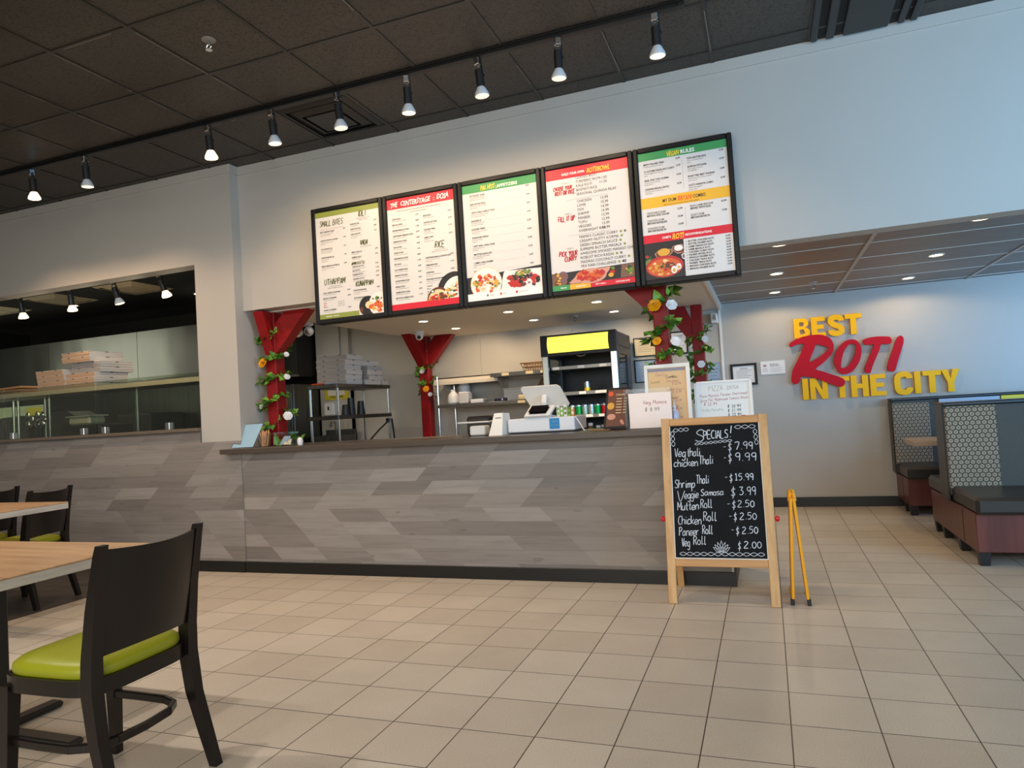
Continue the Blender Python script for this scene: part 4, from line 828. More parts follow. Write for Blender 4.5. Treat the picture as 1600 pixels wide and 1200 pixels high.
def leaf(q, p, d, up, L, w):
    d = Vector(d).normalized(); s = d.cross(Vector(up)).normalized(); n = s.cross(d)
    pts = [p, p+d*L*.22+s*w*.55+n*L*.03, p+d*L*.5+s*w*.42, p+d*L, p+d*L*.5-s*w*.42, p+d*L*.22-s*w*.55+n*L*.03, p+d*L*.45-n*L*.08]
    q.add(pts, [(0, 1, 6), (1, 2, 6), (2, 3, 6), (3, 4, 6), (4, 5, 6), (5, 0, 6)])
def rose(p, n, r, col, t):
    q = MB(); n = Vector(n).normalized(); a = Vector((0, 0, 1)); s = n.cross(a).normalized(); u = s.cross(n)
    for ring, (rr, lift, cnt) in enumerate(((1, .15, 6), (.72, .40, 5), (.42, .62, 4))):
        for k in range(cnt):
            an = 2*PI*k/cnt+ring*.5; d = s*math.cos(an)+u*math.sin(an); e = s*-math.sin(an)+u*math.cos(an); w = r*rr*.62
            c0 = p+n*r*(lift-.2)
            q.add([c0, c0+d*r*rr*.55-e*w+n*r*.1, c0+d*r*rr+n*r*.22-e*w*.55, c0+d*r*rr*1.06+n*r*.2, c0+d*r*rr+n*r*.22+e*w*.55, c0+d*r*rr*.55+e*w+n*r*.1], [(0, 1, 2, 3), (0, 3, 4, 5)])
    f = q.build('flower', col, t, smooth=60, fixn=False)
    MB().ball(p+n*r*.45, r*.26, 8, 6).build('flower_centre', 'flower_eye' if col == 'yellow_petal' else 'white_petal', f)
def garland(label, x0, x1, y0, y1, z0, z1, turns, nl, flowers, seed, sc=1.0):
    rnd = random.Random(seed); t = thing('flower_garland', label, 'garland', ((x0+x1)/2, (y0+y1)/2, z0))
    cx, cy, hx, hy = (x0+x1)/2, (y0+y1)/2, (x1-x0)/2+.022, (y1-y0)/2+.022
    def at(f):
        a = 2*PI*turns*f+.6; r = 1/max(abs(math.cos(a)), abs(math.sin(a)))*.93
        return Vector((cx+hx*r*math.cos(a), cy+hy*r*math.sin(a), z0+(z1-z0)*f+.02*math.sin(f*40))), Vector((math.cos(a), math.sin(a), 0))
    MB().tube([at(k/160)[0] for k in range(161)], .004, 5).build('vine', 'vine', t)
    g1, g2 = MB(), MB()
    for k in range(int(nl*1.7)):
        f = rnd.random(); f = f if rnd.random() < .6 else (round(f*9)/9+rnd.gauss(0, .022)); f = min(1, max(0, f)); p, n = at(f)
        d = n*rnd.uniform(.2, 1)+Vector((rnd.uniform(-1, 1), rnd.uniform(-1, .3), rnd.uniform(-.9, .7)))
        p = p+n*rnd.uniform(0, .03)+Vector((rnd.uniform(-.02, .02), rnd.uniform(-.02, .02), rnd.uniform(-.025, .025)))
        L = rnd.uniform(.035, .075)*sc; leaf(g1 if rnd.random() < .62 else g2, p, d, n+Vector((0, 0, .5)), L, L*.75)
    g1.build('leaves', 'leaf_green', t, smooth=0, fixn=False); g2.build('new_leaves', 'leaf_light', t, smooth=0, fixn=False)
    for x, y, z, nx, ny, r, col in flowers: rose(Vector((x, y, z)), (nx, ny, .35), r*.78, col, t)
    return t
garland('leafy garland with one orange and several white flowers around the front left red post', -4.165, -4.055, 5.05, 5.18, 1.12, 2.1, 5, 150,
        [(-4.15, 5.00, 1.79, -.1, -1, .055, 'yellow_petal'), (-3.995, 5.12, 1.66, .8, -.6, .035, 'white_petal'), (-3.99, 5.10, 1.31, .7, -.7, .05, 'white_petal'), (-4.20, 5.02, 1.41, -.5, -1, .038, 'white_petal'), (-3.99, 5.12, 1.86, .8, -.6, .03, 'white_petal')], 3)
garland('short garland with a cream and an orange flower on the rear left red post', -4.10, -3.975, 7.85, 7.975, 1.5, 2.12, 3, 70, [(-4.03, 7.80, 1.80, 0, -1, .045, 'white_petal'), (-3.99, 7.80, 1.57, .2, -1, .05, 'yellow_petal'), (-3.945, 7.82, 1.50, .3, -1, .035, 'white_petal')], 5)
garland('leafy garland with yellow and white flowers on the red post below the rightmost boards', -.725, -.625, 5.05, 5.17, 1.42, 2.14, 3.5, 110, [(-.70, 4.99, 1.925, -.1, -1, .06, 'yellow_petal'), (-.585, 5.02, 1.92, .4, -1, .05, 'white_petal'), (-.70, 4.99, 1.67, -.1, -1, .04, 'yellow_petal'), (-.575, 5.02, 1.66, .4, -1, .045, 'white_petal')], 8, 1.15)
garland('leafy garland with two white flowers around the red post by the certificates', -.69, -.575, 7.55, 7.67, 1.2, 1.98, 4, 150, [(-.61, 7.49, 1.60, .1, -1, .05, 'white_petal'), (-.555, 7.49, 1.86, .3, -1, .045, 'white_petal'), (-.66, 7.49, 1.32, -.1, -1, .045, 'white_petal')], 11)

# ================================================================== THINGS ON THE COUNTER
def place_plane(q, fn): q.v = [tuple(fn(Vector(v))) for v in q.v]
# leaning leaflet holder at the left end
t = thing('leaflet_holder', 'pale blue printed leaflet in a leaning clear stand at the left counter end', 'leaflet', (-4.2, 4.80, CT))
U_ = Vector((1, .04, 0)).normalized(); V_ = Vector((.26, .42, 1)).normalized()
def pg(q, O, U, V, x0, x1, y0, y1, th=.004):
    n = U.cross(V).normalized(); q.add([O+U*x+V*y+n*k for k in (0, th) for x, y in ((x0, y0), (x1, y0), (x1, y1), (x0, y1))], [(0, 1, 2, 3), (7, 6, 5, 4), (0, 4, 5, 1), (1, 5, 6, 2), (2, 6, 7, 3), (3, 7, 4, 0)])
O_ = Vector((-4.335, 4.78, CT+.006)); q = MB(); pg(q, O_, U_, V_, 0, .215, 0, .215, .003); q.build('leaflet', 'label_blue', t, smooth=0)
N_ = U_.cross(V_).normalized(); q = MB(); pg(q, O_+N_*.004, U_, V_, -.006, .222, -.0, .222, .003); q.build('clear_stand', 'clear_acrylic', t, smooth=0)
q = MB()
rnd = random.Random(2)
for r in range(3):
    for c in range(2):
        q.k = 0; q.disc(O_+N_*.0002*-1, U_, V_, .06+.06*c+.005*r, .05+.045*r, .024, .012, 12); q.k = 1+(r+c) % 3; q.disc(O_+N_*-.0006, U_, V_, .06+.06*c+.005*r, .052+.045*r, .014, .008, 10)
q.build('printing', ['paper_white', 'food_brown', 'food_green', 'ink_red'], t, smooth=0, fixn=False)
t = thing('stirrer_cup', 'clear cup of wooden stir sticks beside the blue leaflet', 'cup', (-4.055, 4.86, CT))
MB().lathe([(.045, 0), (.058, .11), (.056, .11), (.043, .004)], 20, (-4.055, 4.86, CT+.001)).build('cup', 'clear_acrylic', t)
for k in range(16):
    a = k*2.4; r0 = .012+.02*random.random(); p0 = Vector((-4.055+r0*math.cos(a), 4.86+r0*math.sin(a), CT+.006)); p1 = p0+Vector((random.uniform(-.035, .03), random.uniform(-.025, .025), random.uniform(.12, .14)))
    MB().beam(p0, p1, .006, .0018, (0, 1, .1)).build('stir_stick', 'stir_wood', t, smooth=0)
t = thing('clear_box', 'square clear acrylic box holding folded paper, right of the stir sticks', 'box', (-3.84, 4.87, CT))
q = MB(); x0, x1, y0, y1, z0, z1 = -3.915, -3.765, 4.80, 4.94, CT+.001, CT+.118
q.box(x0, x1, y0, y1, z0, z0+.004).box(x0, x1, y0, y0+.004, z0, z1).box(x0, x1, y1-.004, y1, z0, z1).box(x0, x0+.004, y0, y1, z0, z1).box(x1-.004, x1, y0, y1, z0, z1); q.build('box', 'clear_acrylic', t, smooth=0)
q = MB(); pg(q, Vector((-3.90, 4.86, CT+.012)), UX, Vector((.3, .3, .7)).normalized(), 0, .07, 0, .08, .002); q.build('blue_paper', 'paper_blue', t, smooth=0)
q = MB(); pg(q, Vector((-3.85, 4.85, CT+.01)), UX, Vector((-.2, .5, .6)).normalized(), 0, .07, 0, .06, .002); q.build('card', 'paper_cream', t, smooth=0)
t = thing('artificial_sprig', 'green leaf and white bud lying on the counter by the clear box', 'artificial flower', (-3.95, 4.9, CT))
g = MB(); leaf(g, Vector((-3.95, 4.9, CT+.002)), (-.15, -.1, 1), (0, -1, 0), .12, .07); leaf(g, Vector((-3.94, 4.9, CT+.002)), (.5, -.2, .5), (0, -1, 0), .08, .05); g.build('leaf', 'leaf_light', t, smooth=0, fixn=False)
t = thing('artificial_sprig', 'single white artificial bud with a leaf, right of the clear box', 'artificial flower', (-3.72, 4.9, CT))
MB().lathe([(.02, 0), (.026, .03), (.022, .055), (.008, .065)], 12, (-3.72, 4.9, CT+.001)).build('bud', 'white_petal', t); g = MB(); leaf(g, Vector((-3.71, 4.9, CT+.06)), (.7, 0, .5), (0, -1, .3), .06, .03); g.build('leaf', 'leaf_green', t, smooth=0, fixn=False)
# plastic bin, printers, till
t = thing('plastic_bin', 'clear plastic food bin with a pale rim on the counter', 'bin', (-2.13, 5.03, CT))
q = MB()
for k, (a, b_, z0, z1) in enumerate(((.11, .13, 0, .105),)):
    q.add([(-2.13+sx*a*(1 if k2 == 0 else 1.15), 5.03+sy*.09*(1 if k2 == 0 else 1.15), CT+.001+[0, .108][k2]) for k2 in (0, 1) for sx, sy in ((-1, -1), (1, -1), (1, 1), (-1, 1))], [(0, 1, 2, 3), (0, 4, 5, 1), (1, 5, 6, 2), (2, 6, 7, 3), (3, 7, 4, 0)])
q.build('tub', 'clear_acrylic', t, smooth=0)
MB().tube([(-2.13+sx*.128, 5.03+sy*.105, CT+.11) for sx, sy in ((-1, -1), (1, -1), (1, 1), (-1, 1))], .007, 6, closed=True).build('rim', 'bin_clear', t)
MB().box(-2.19, -2.06, 4.98, 5.09, CT+.004, CT+.08, .01).build('contents', 'paper_white', t)
t = thing('card_machine', 'black printer standing behind the clear plastic bin', 'printer', (-2.15, 5.2, CT))
MB().box(-2.28, -2.06, 5.13, 5.30, CT, CT+.155, .015).build('body', 'printer_black', t)
MB().box(-2.26, -2.08, 5.12, 5.135, CT+.10, CT+.135, .003).build('slot', 'kitchen_dark', t); MB().box(-2.06, -2.03, 5.15, 5.28, CT, CT+.11, .01).build('side_flap', 'printer_black', t)
t = thing('receipt_printer', 'cream white receipt printer left of the till drawer, glowing in warm light', 'printer', (-1.9, 4.98, CT))
q = MB(); x0, x1 = -2.01, -1.90
q.add([(x0, 4.93, CT), (x1, 4.93, CT), (x1+.0, 4.97, CT+.17), (x0+.04, 4.97, CT+.17), (x0, 5.1, CT), (x1+.02, 5.1, CT), (x1+.012, 5.08, CT+.165), (x0+.04, 5.08, CT+.165)], [(0, 1, 2, 3), (4, 7, 6, 5), (0, 4, 5, 1), (1, 5, 6, 2), (2, 6, 7, 3), (3, 7, 4, 0)])
q.build('body', 'printer_white', t, smooth=0); MB().box(x0+.05, x1-.01, 4.96, 4.972, CT+.13, CT+.136).build('paper_slot', 'printer_black', t, smooth=0)
t = thing('cash_drawer', 'long white cash drawer on the counter with a blue sticker', 'cash drawer', (-1.61, 5.12, CT))
MB().box(-1.875, -1.345, 5.0, 5.36, CT+.012, CT+.115, .006).build('drawer', 'white_enamel', t); MB().box(-1.54, -1.462, 4.997, 5.0, CT+.028, CT+.108, .001).build('sticker', 'sticker_blue', t, smooth=0)
MB().box(-1.86, -1.36, 5.02, 5.34, CT, CT+.012).build('feet', 'kitchen_dark', t, smooth=0)
q = MB(); text(q, 'TAP', Vector((-1.501, 4.9965, CT+.075)), UX, UZ, 0, 0, .022, 'b', 'c'); text(q, 'PAY HERE', Vector((-1.501, 4.9965, CT+.05)), UX, UZ, 0, 0, .014, 'b', 'c'); q.build('lettering', 'ink_teal', t, smooth=0, fixn=False)
t = thing('till_screen', 'white tablet till seen from behind, leaning over the cash drawer', 'till', (-1.62, 5.15, CT+.115))
# tilted tablet: lower edge towards the clerk, upper edge towards the customer
q = MB(); U2 = Vector((1, 0, .0)); V2 = Vector((-.20, -.40, .62)).normalized(); N2 = U2.cross(V2).normalized(); O2 = Vector((-1.585, 5.22, 1.252))
rr = [(-.16+.02, 0), (.16-.02, 0), (.16, .02), (.16, .185), (.14, .205), (-.14, .205), (-.16, .185), (-.16, .02)]
q.poly([rr], O2, U2, V2, .012, N2); q.build('tablet', 'printer_white', t, smooth=0)
MB().tube([(-1.61, 5.14, 1.33), (-1.60, 5.08, 1.28), (-1.60, 5.12, CT+.116)], .022, 12).build('arm', 'white_plastic', t); MB().lathe([(.075, 0), (.075, .008), (.06, .012)], 24, (-1.60, 5.14, CT+.1155)).build('base', 'white_plastic', t)
t = thing('customer_display', 'white customer terminal with a dark screen in front of the till', 'payment terminal', (-1.64, 5.03, CT+.115))
q = MB(); U3 = Vector((1, 0, 0)); V3 = Vector((.28, .55, .62)).normalized(); N3 = U3.cross(V3).normalized()*-1; O3 = Vector((-1.735, 4.985, 1.187))
q.poly([[(0, 0), (.20, 0), (.20, .105), (0, .105)]], O3, U3, V3, -.02, N3*-1); q.build('body', 'white_plastic', t, smooth=0)
N3f = U3.cross(V3).normalized()
q = MB(); q.poly([[(.028, .02), (.165, .02), (.165, .09), (.028, .09)]], O3+N3f*.0212, U3, V3); q.poly([[(.028, .02), (.165, .02), (.165, .09), (.028, .09)]], O3-N3f*.0012, U3, V3); q.poly([[(.028, .02), (.165, .02), (.165, .09), (.028, .09)]], O3+N3f*.0012, U3, V3); q.build('screen', 'screen_dark', t, smooth=0, fixn=False)
MB().box(-1.72, -1.53, 5.0, 5.08, CT+.116, CT+.135, .006).build('foot', 'white_plastic', t)
for k in range(5):
    x = -1.50+.028*k; t = tag(MB().box(x, x+.025, 5.07, 5.11, CT+.116, CT+.116+[.085, .07, .088, .07, .065][k], .002).build('snack_packet', ['box_white', 'leaf_light', 'box_white', 'leaf_light', 'can_orange'][k]),
        '%s snack packet standing on the cash drawer, %s from the left' % (['white', 'light green', 'white', 'light green', 'orange'][k], ORD[k]), 'packet', 'snack packets on the cash drawer')
    q = MB()
    for j in range(2): q.disc(Vector((x+.0125, 5.0695, CT+.14+.035*j)), UX, UZ, 0, 0, .009, .012, 10)
    q.build('printing', ['leaf_light', 'box_white', 'leaf_green', 'leaf_green', 'box_white'][k], t, smooth=0, fixn=False)
t = tag(MB().tube([(-1.345, 5.03, CT+.11), (-1.31, 5.0, CT+.07), (-1.275, 4.97, CT+.02), (-1.26, 4.95, CT+.004)], .004, 6).build('cable', 'white_plastic'), 'thin white cable hanging off the right end of the cash drawer', 'cable')
tag(MB().box(-1.2, -1.06, 4.88, 4.97, CT, CT+.008, .003).build('paper_tray', 'wicker'), 'small flat brown tray right of the cash drawer', 'tray')
# framed little menu, acrylic sign holder, sanitizer, whiteboards
def leaning(name, label, cat, O, w, h, lean, yaw=0.0, frame=.012, fm='menu_frame', sm='food_black', th=.012):
    """upright board on the counter: O = front lower left corner"""
    t = thing(name, label, cat, O); U = Vector((math.cos(yaw), math.sin(yaw), 0)); V = Vector((-math.sin(yaw)*lean, math.cos(yaw)*lean, 1)).normalized(); N = U.cross(V).normalized()
    return t, Vector(O), U, V, N
t, O, U, V, N = leaning('table_menu', 'small black framed menu with orange food pictures standing on the counter', 'menu', (-1.115, 4.93, CT+.012), .17, .30, .22, .10)
U = Vector((1, .1, 0)).normalized(); V = Vector((.10, .22, 1)).normalized(); N = U.cross(V).normalized()
q = MB(); q.poly([[(0, 0), (.175, 0), (.175, .30), (0, .30)], [(.014, .014), (.161, .014), (.161, .286), (.014, .286)]], O, U, V, -.014, N); q.build('frame', 'menu_frame', t, smooth=0)
q = MB(); q.poly([[(.012, .012), (.163, .012), (.163, .288), (.012, .288)]], O-N*.003, U, V, -.006, N); q.build('poster', 'food_brown', t, smooth=0)
q = MB(); q.k = 0; OO = O-N*.0022
q.disc(OO, U, V, .035, .255, .018); q.k = 1; q.disc(OO, U, V, .04, .165, .026); q.k = 2; q.disc(OO, U, V, .05, .085, .030, .022); q.k = 3
for k in range(6): q.rect(OO, U, V, .078, .118, .215-.021*k, .221-.021*k); q.rect(OO, U, V, .130, .152, .215-.021*k, .221-.021*k)
text(q, 'DRINKS', OO, U, V, .105, .24, .02, 'n', 'c', .25); q.k = 2; q.disc(OO, U, V, .125, .05, .012); q.disc(OO, U, V, .135, .035, .010)
q.build('printing', ['ink_orange', 'food_gold', 'food_pink', 'paper_cream'], t, smooth=0, fixn=False)
MB().box(-1.10, -.95, 4.95, 5.05, CT, CT+.014, .003).build('foot', 'menu_frame', t)
t = thing('sign_holder', 'clear acrylic holder with a pale pink handwritten sheet', 'sign', (-.78, 4.85, CT))
q = MB(); q.box(-.925, -.60, 4.856, 4.859, CT+.004, 1.335).box(-.925, -.60, 4.80, 4.92, CT, CT+.004).box(-.932, -.925, 4.82, 4.88, CT, 1.33); q.build('holder', 'clear_acrylic', t, smooth=0)
MB().box(-.905, -.612, 4.849, 4.853, CT+.006, 1.305).build('sheet', 'paper_pink', t, smooth=0)
q = MB(); Os = Vector((-.905, 4.8485, CT+.006)); q.k = 0; hand(q, 'Veg Momos', Os, UX, UZ, .10, .165, .024, .003, 0, .1); q.k = 1; hand(q, '$ 8.99', Os, UX, UZ, .11, .115, .026, .003, 0, .1); q.build('lettering', ['ink_rose', 'ink_grey'], t, smooth=0, fixn=False)
t = thing('sanitizer_bottle', 'clear pump bottle of hand sanitizer in front of the gold board', 'bottle', (-.605, 4.93, CT))
MB().lathe([(.028, 0), (.031, .01), (.031, .09), (.026, .11), (.012, .125), (.012, .135)], 18, (-.605, 4.93, CT+.001)).build('bottle', 'sanitizer', t)
q = MB(); q.lathe([(.014, .136), (.014, .15), (.005, .152), (.005, .185)], 12, (-.605, 4.93, CT)); q.tube([(-.605, 4.93, CT+.185), (-.60, 4.905, CT+.188), (-.60, 4.895, CT+.182)], .005, 8); q.build('pump', 'white_plastic', t)
t = thing('order_board', 'tall white framed board with gold paper and faded red writing', 'board', (-.65, 5.0, CT))
q = MB(); O = Vector((-.808, 4.995, CT+.002)); U = Vector((1, 0, 0)); V = Vector((.0, .06, 1)).normalized(); N = U.cross(V)
q.poly([[(0, 0), (.318, 0), (.318, .445), (0, .445)], [(.022, .022), (.292, .022), (.292, .42), (.022, .42)]], O, U, V, .016, N); q.build('frame', 'white_trim', t, smooth=0)
q = MB(); q.poly([[(.02, .02), (.294, .02), (.294, .422), (.02, .422)]], O+N*.004, U, V, -.008, N); q.build('sheet', 'gold_paper', t, smooth=0)
q = MB(); q.k = 0; q.rect(O+N*.0046, U, V, .024, .285, .395, .415); q.k = 1; Op = O+N*.005
hand(q, 'Daily', Op, U, V, .08, .365, .022, .002); q.k = 2; hand(q, 'Combo', Op, U, V, .15, .345, .02, .0025)
for k in range(5): q.k = 1; hand(q, ['Chicken', 'Lamb kari', 'Paneer', 'Shrimp', 'Veg'][k], Op, U, V, .15, .315-.06*k, .018, .002); hand(q, ['$ 12.99', '$ 14.99', '$ 11.99', '$ 13.99', '$ 10.99'][k], Op, U, V, .19, .297-.06*k, .014, .002)
q.k = 3; hand(q, 'Lunch', Op, U, V, .045, .315, .016, .0015); hand(q, 'Dinner', Op, U, V, .045, .235, .016, .0015); q.build('lettering', ['grey_band', 'ink_rose', 'ink_black', 'ink_olive'], t, smooth=0, fixn=False)
t = thing('whiteboard', 'wide white framed whiteboard with red handwriting, behind the chalkboard', 'whiteboard', (-.28, 5.1, CT))
q = MB(); O = Vector((-.478, 5.10, CT+.002)); U = Vector((1, 0, 0)); V = Vector((0, .08, 1)).normalized(); N = U.cross(V); w, h = .392, .305
q.poly([[(0, 0), (w, 0), (w, h-.02), (w-.02, h), (.02, h), (0, h-.02)], [(.014, .014), (w-.02, .014), (w-.02, h-.014), (.014, h-.014)]], O, U, V, .018, N); q.build('frame', 'white_trim', t, smooth=0)
q = MB(); q.poly([[(.012, .012), (w-.018, .012), (w-.018, h-.012), (.012, h-.012)]], O+N*.008, U, V, -.008, N); q.build('board', 'whiteboard', t, smooth=0)
q = MB(); Ow = O+N*.0085; q.k = 0; hand_fit(q, 'PIZZA', Ow, U, V, .10, .195, .235, .034, .0022, 0, 0); hand_fit(q, 'DOSA', Ow, U, V, .225, .30, .24, .024, .002); q.k = 1
hand_fit(q, 'Plain Masala Paneer Chettinad', Ow, U, V, .035, .355, .19, .020, .0022, .03); hand_fit(q, 'Spicy Pal, Mushroom Tomato Onion', Ow, U, V, .035, .36, .160, .019, .0022, .03); hand(q, '$ 12.99', Ow, U, V, .06, .133, .02, .0024)
q.k = 2; hand_fit(q, 'Kothu Paratha', Ow, U, V, .045, .19, .092, .018, .0015)
q.k = 3
for k in range(3): hand(q, ['$ 10.99', '$ 11.99', '$ 13.99'][k], Ow, U, V, .22, .110-.03*k, .02, .003)
q.build('lettering', ['ink_grey', 'ink_rose', 'ink_teal', 'ink_black'], t, smooth=0, fixn=False)
tag(MB().lathe([(.03, 0), (.04, .02), (.035, .045), (.01, .06)], 14, (-.15, 4.93, CT), (0, 0, 1)).build('red_ball', 'red_plastic'), 'small red object on the counter end beside the whiteboard', 'ornament')
# ================================================================== CHALKBOARD EASEL
t = thing('chalkboard_easel', 'pine A-frame chalkboard headed SPECIALS! standing before the counter end', 'chalkboard', (-.32, 4.5, 0))
XL0, XL1 = -.645, -.002; Yf, Yt, Ht = 4.345, 4.545, 1.125
V = Vector((0, Yt-Yf, Ht)).normalized(); U = UX; N = Vector(U.cross(V)).normalized()   # N points to the viewer (-Y)
if N.y > 0: N = -N
Lh = math.hypot(Yt-Yf, Ht); O = Vector((XL0, Yf, 0)); Wd = XL1-XL0
def pl(q, x0, x1, y0, y1, n0, n1, b=.003):
    q.obox(O+U*((x0+x1)/2)+V*((y0+y1)/2)+N*((n0+n1)/2), U, V, N, (x1-x0)/2, (y1-y0)/2, (n1-n0)/2, b)
sk = .022        # the stiles lean a little inwards at the top left
for x0, x1 in ((0, .052), (Wd-.052, Wd)):
    q = MB(); pl(q, x0, x1, 0, Lh, -.011, .011); q.build('leg', 'easel_pine', t)
q = MB(); pl(q, .052, Wd-.052, Lh-.05, Lh-.004, -.010, .010); q.build('rail', 'easel_pine_rail', t)
q = MB(); pl(q, .052, Wd-.052, .222, .270, -.010, .010); q.build('rail', 'easel_pine_rail', t)
q = MB(); pl(q, .050, Wd-.050, .268, .275, -.008, .014); pl(q, .050, .055, .27, Lh-.05, -.006, .0115); pl(q, Wd-.055, Wd-.050, .27, Lh-.05, -.006, .0115); q.build('white_bead', 'white_trim', t, smooth=0)
q = MB(); pl(q, .050, Wd-.050, .272, Lh-.048, -.004, .004); q.build('chalk_panel', 'chalk_black', t, smooth=0)
for x in (.03, Wd-.03):
    a = Vector((XL0+x, 4.575, Ht-.06)); b_ = Vector((XL0+x, 4.745, 0.0)); MB().beam(a, b_, .042, .020, (0, 1, 0), .003).build('rear_leg', 'easel_pine', t)
MB().beam((XL0+.03, 4.60, .98), (XL1-.03, 4.60, .98), .02, .05, (0, 0, 1), .003).build('rear_rail', 'easel_pine_rail', t)
MB().beam((XL0+.03, 4.695, .30), (XL1-.03, 4.695, .30), .02, .045, (0, 0, 1), .003).build('rear_rail', 'easel_pine_rail', t)
for x in (XL0+.1, XL1-.1): MB().lathe([(.005, -.03), (.005, .03)], 8, (x, 4.56, Ht-.02), (1, 0, 0)).box(x-.025, x+.025, 4.545, 4.58, Ht-.03, Ht-.026).build('hinge', 'shelf_steel', t, smooth=0)
for x, s in ((XL0, -1), (XL1, 1)): MB().lathe([(.0, 0), (.014, .004), (.019, .016), (.012, .028), (.0, .03)], 12, (x, 4.44+.0, .50), (s, 0, 0), cap=False).build('knob', 'red_plastic', t)
pw, ph = Wd-.104, Lh-.05-.275; PO = O+U*.052+V*.275+N*.0048
cw = MB()
def cx_(u): return u*pw
def cy_2(v): return (1-v)*ph
def chain(u0, v0, u1, v1, n_, w=.0028, amp=.011):
    x0, y0, x1, y1 = cx_(u0), cy_2(v0), cx_(u1), cy_2(v1); L = math.hypot(x1-x0, y1-y0); dx, dy = (x1-x0)/L, (y1-y0)/L
    for s in (1, -1):
        pts = [];
        for k in range(n_*8+1):
            f = k/(n_*8); a = s*amp*math.sin(PI*n_*f); pts.append((x0+dx*L*f-dy*a, y0+dy*L*f+dx*a))
        ribbon(cw, pts, w, PO, U, V)
chain(.04, .035, .22, .03, 3); chain(.03, .04, .035, .16, 3); chain(.735, .03, .965, .03, 3); chain(.955, .05, .965, .17, 3); chain(.28, .148, .70, .130, 8, .0028, .007); chain(.05, .972, .97, .970, 12, .003, .010)
def wr(u, v, s, size, w=.0042, **k): return hand(cw, s, PO, U, V, cx_(u), cy_2(v), size, w, **k)
def wf(u0, u1, v, st, size, w=.0046, slope=0.0, shear=.10): hand_fit(cw, st, PO, U, V, cx_(u0), cx_(u1), cy_2(v), size*.84, w*.86, slope, shear, 1.6)
wf(.29, .38, .128, 'S', .088, .0055); wf(.385, .655, .112, 'PECIALS', .060, .0055, .02, .04); wr(.672, .100, '!', .070, .0055)
for st, u0, u1, v, sz in (('Veg', .045, .165, .242, .064), ('thali', .19, .335, .240, .062), ('chicken', .03, .30, .318, .058), ('Thali', .32, .475, .302, .062), ('Shrimp', .03, .255, .480, .060), ('Thali', .275, .415, .452, .062), ('V', .045, .125, .580, .078), ('eggie', .135, .29, .560, .058), ('Samosa', .32, .57, .540, .046),
    ('Mutten', .05, .285, .648, .060), ('Roll', .31, .435, .632, .062), ('Chicken', .05, .305, .755, .062), ('Roll', .335, .475, .730, .064), ('Paneer', .055, .27, .838, .060), ('Roll', .315, .425, .825, .062), ('Veg', .08, .165, .918, .060), ('Roll', .21, .345, .905, .060)): wf(u0, u1, v, st, sz, .0048, .02)
for v, u0, u1, u2, u3, p, sz, dash in ((.20, .65, .685, .725, .915, '7.99', .056, 1), (.285, .645, .68, .72, .945, '9.99', .060, 1), (.432, .645, .675, .70, .90, '15.99', .050, 1), (.54, .65, .695, .745, .915, '3.99', .062, 0), (.628, .655, .69, .715, .89, '2.50', .050, 1), (.718, .665, .695, .73, .905, '2.50', .050, 1), (.82, .68, .71, .745, .91, '2.50', .050, 1), (.925, .69, .72, .755, .935, '2.00', .050, 0)):
    if dash: wf(u0-.05, u0-.025, v-.01, '-', .03, .003)
    wf(u0, u1, v+.012, '$', sz*1.1, .0042); wf(u2, u3, v, p, sz, .0048, 0, .04)
for k in range(7):      # lotus
    a = (k-3)*.30; x, y = cx_(.515), cy_2(.965); L = .075*(1-.08*abs(k-3)); tip = (x+math.sin(a)*L*1.1, y+math.cos(a)*L)
    for s in (-1, 1): ribbon(cw, smooth_path([(x+s*.004+math.sin(a)*.012, y+.006), ((x+tip[0])/2+s*.009*math.cos(a), (y+tip[1])/2-s*.009*math.sin(a)), tip]), .0025, PO, U, V)
cw.build('chalk_lettering', 'chalk', t, smooth=0, fixn=False)
# ================================================================== FOLDED WET FLOOR SIGN
t = thing('wet_floor_sign', 'narrow yellow plastic floor sign seen edge-on beside the chalkboard', 'floor sign', (.11, 4.55, 0))
for s, xb in ((-1, .068), (1, .150)):
    q = MB(); A = Vector((.103+.008*s, 0, .625)); B = Vector((xb, 0, .03)); d = (A-B).normalized(); nx = Vector((d.z, 0, -d.x))
    q.obox((A+B)/2+Vector((0, 4.545, 0)), UY, nx, d, .145, .0085, (A-B).length/2, .004); q.build('panel', 'warning_yellow', t)
    for y in (4.42, 4.67): q = MB(); q.obox(Vector((xb+s*.004, y, .018)), UY, nx, d, .022, .011, .020, .003); q.build('foot', 'warning_yellow' if y > 4.5 else 'black_plastic', t)
MB().tube([(.088, 4.47, .60), (.094, 4.47, .645), (.112, 4.47, .645), (.118, 4.47, .60)], .011, 8).tube([(.088, 4.62, .60), (.094, 4.62, .645), (.112, 4.62, .645), (.118, 4.62, .60)], .011, 8).build('handle', 'warning_yellow', t)
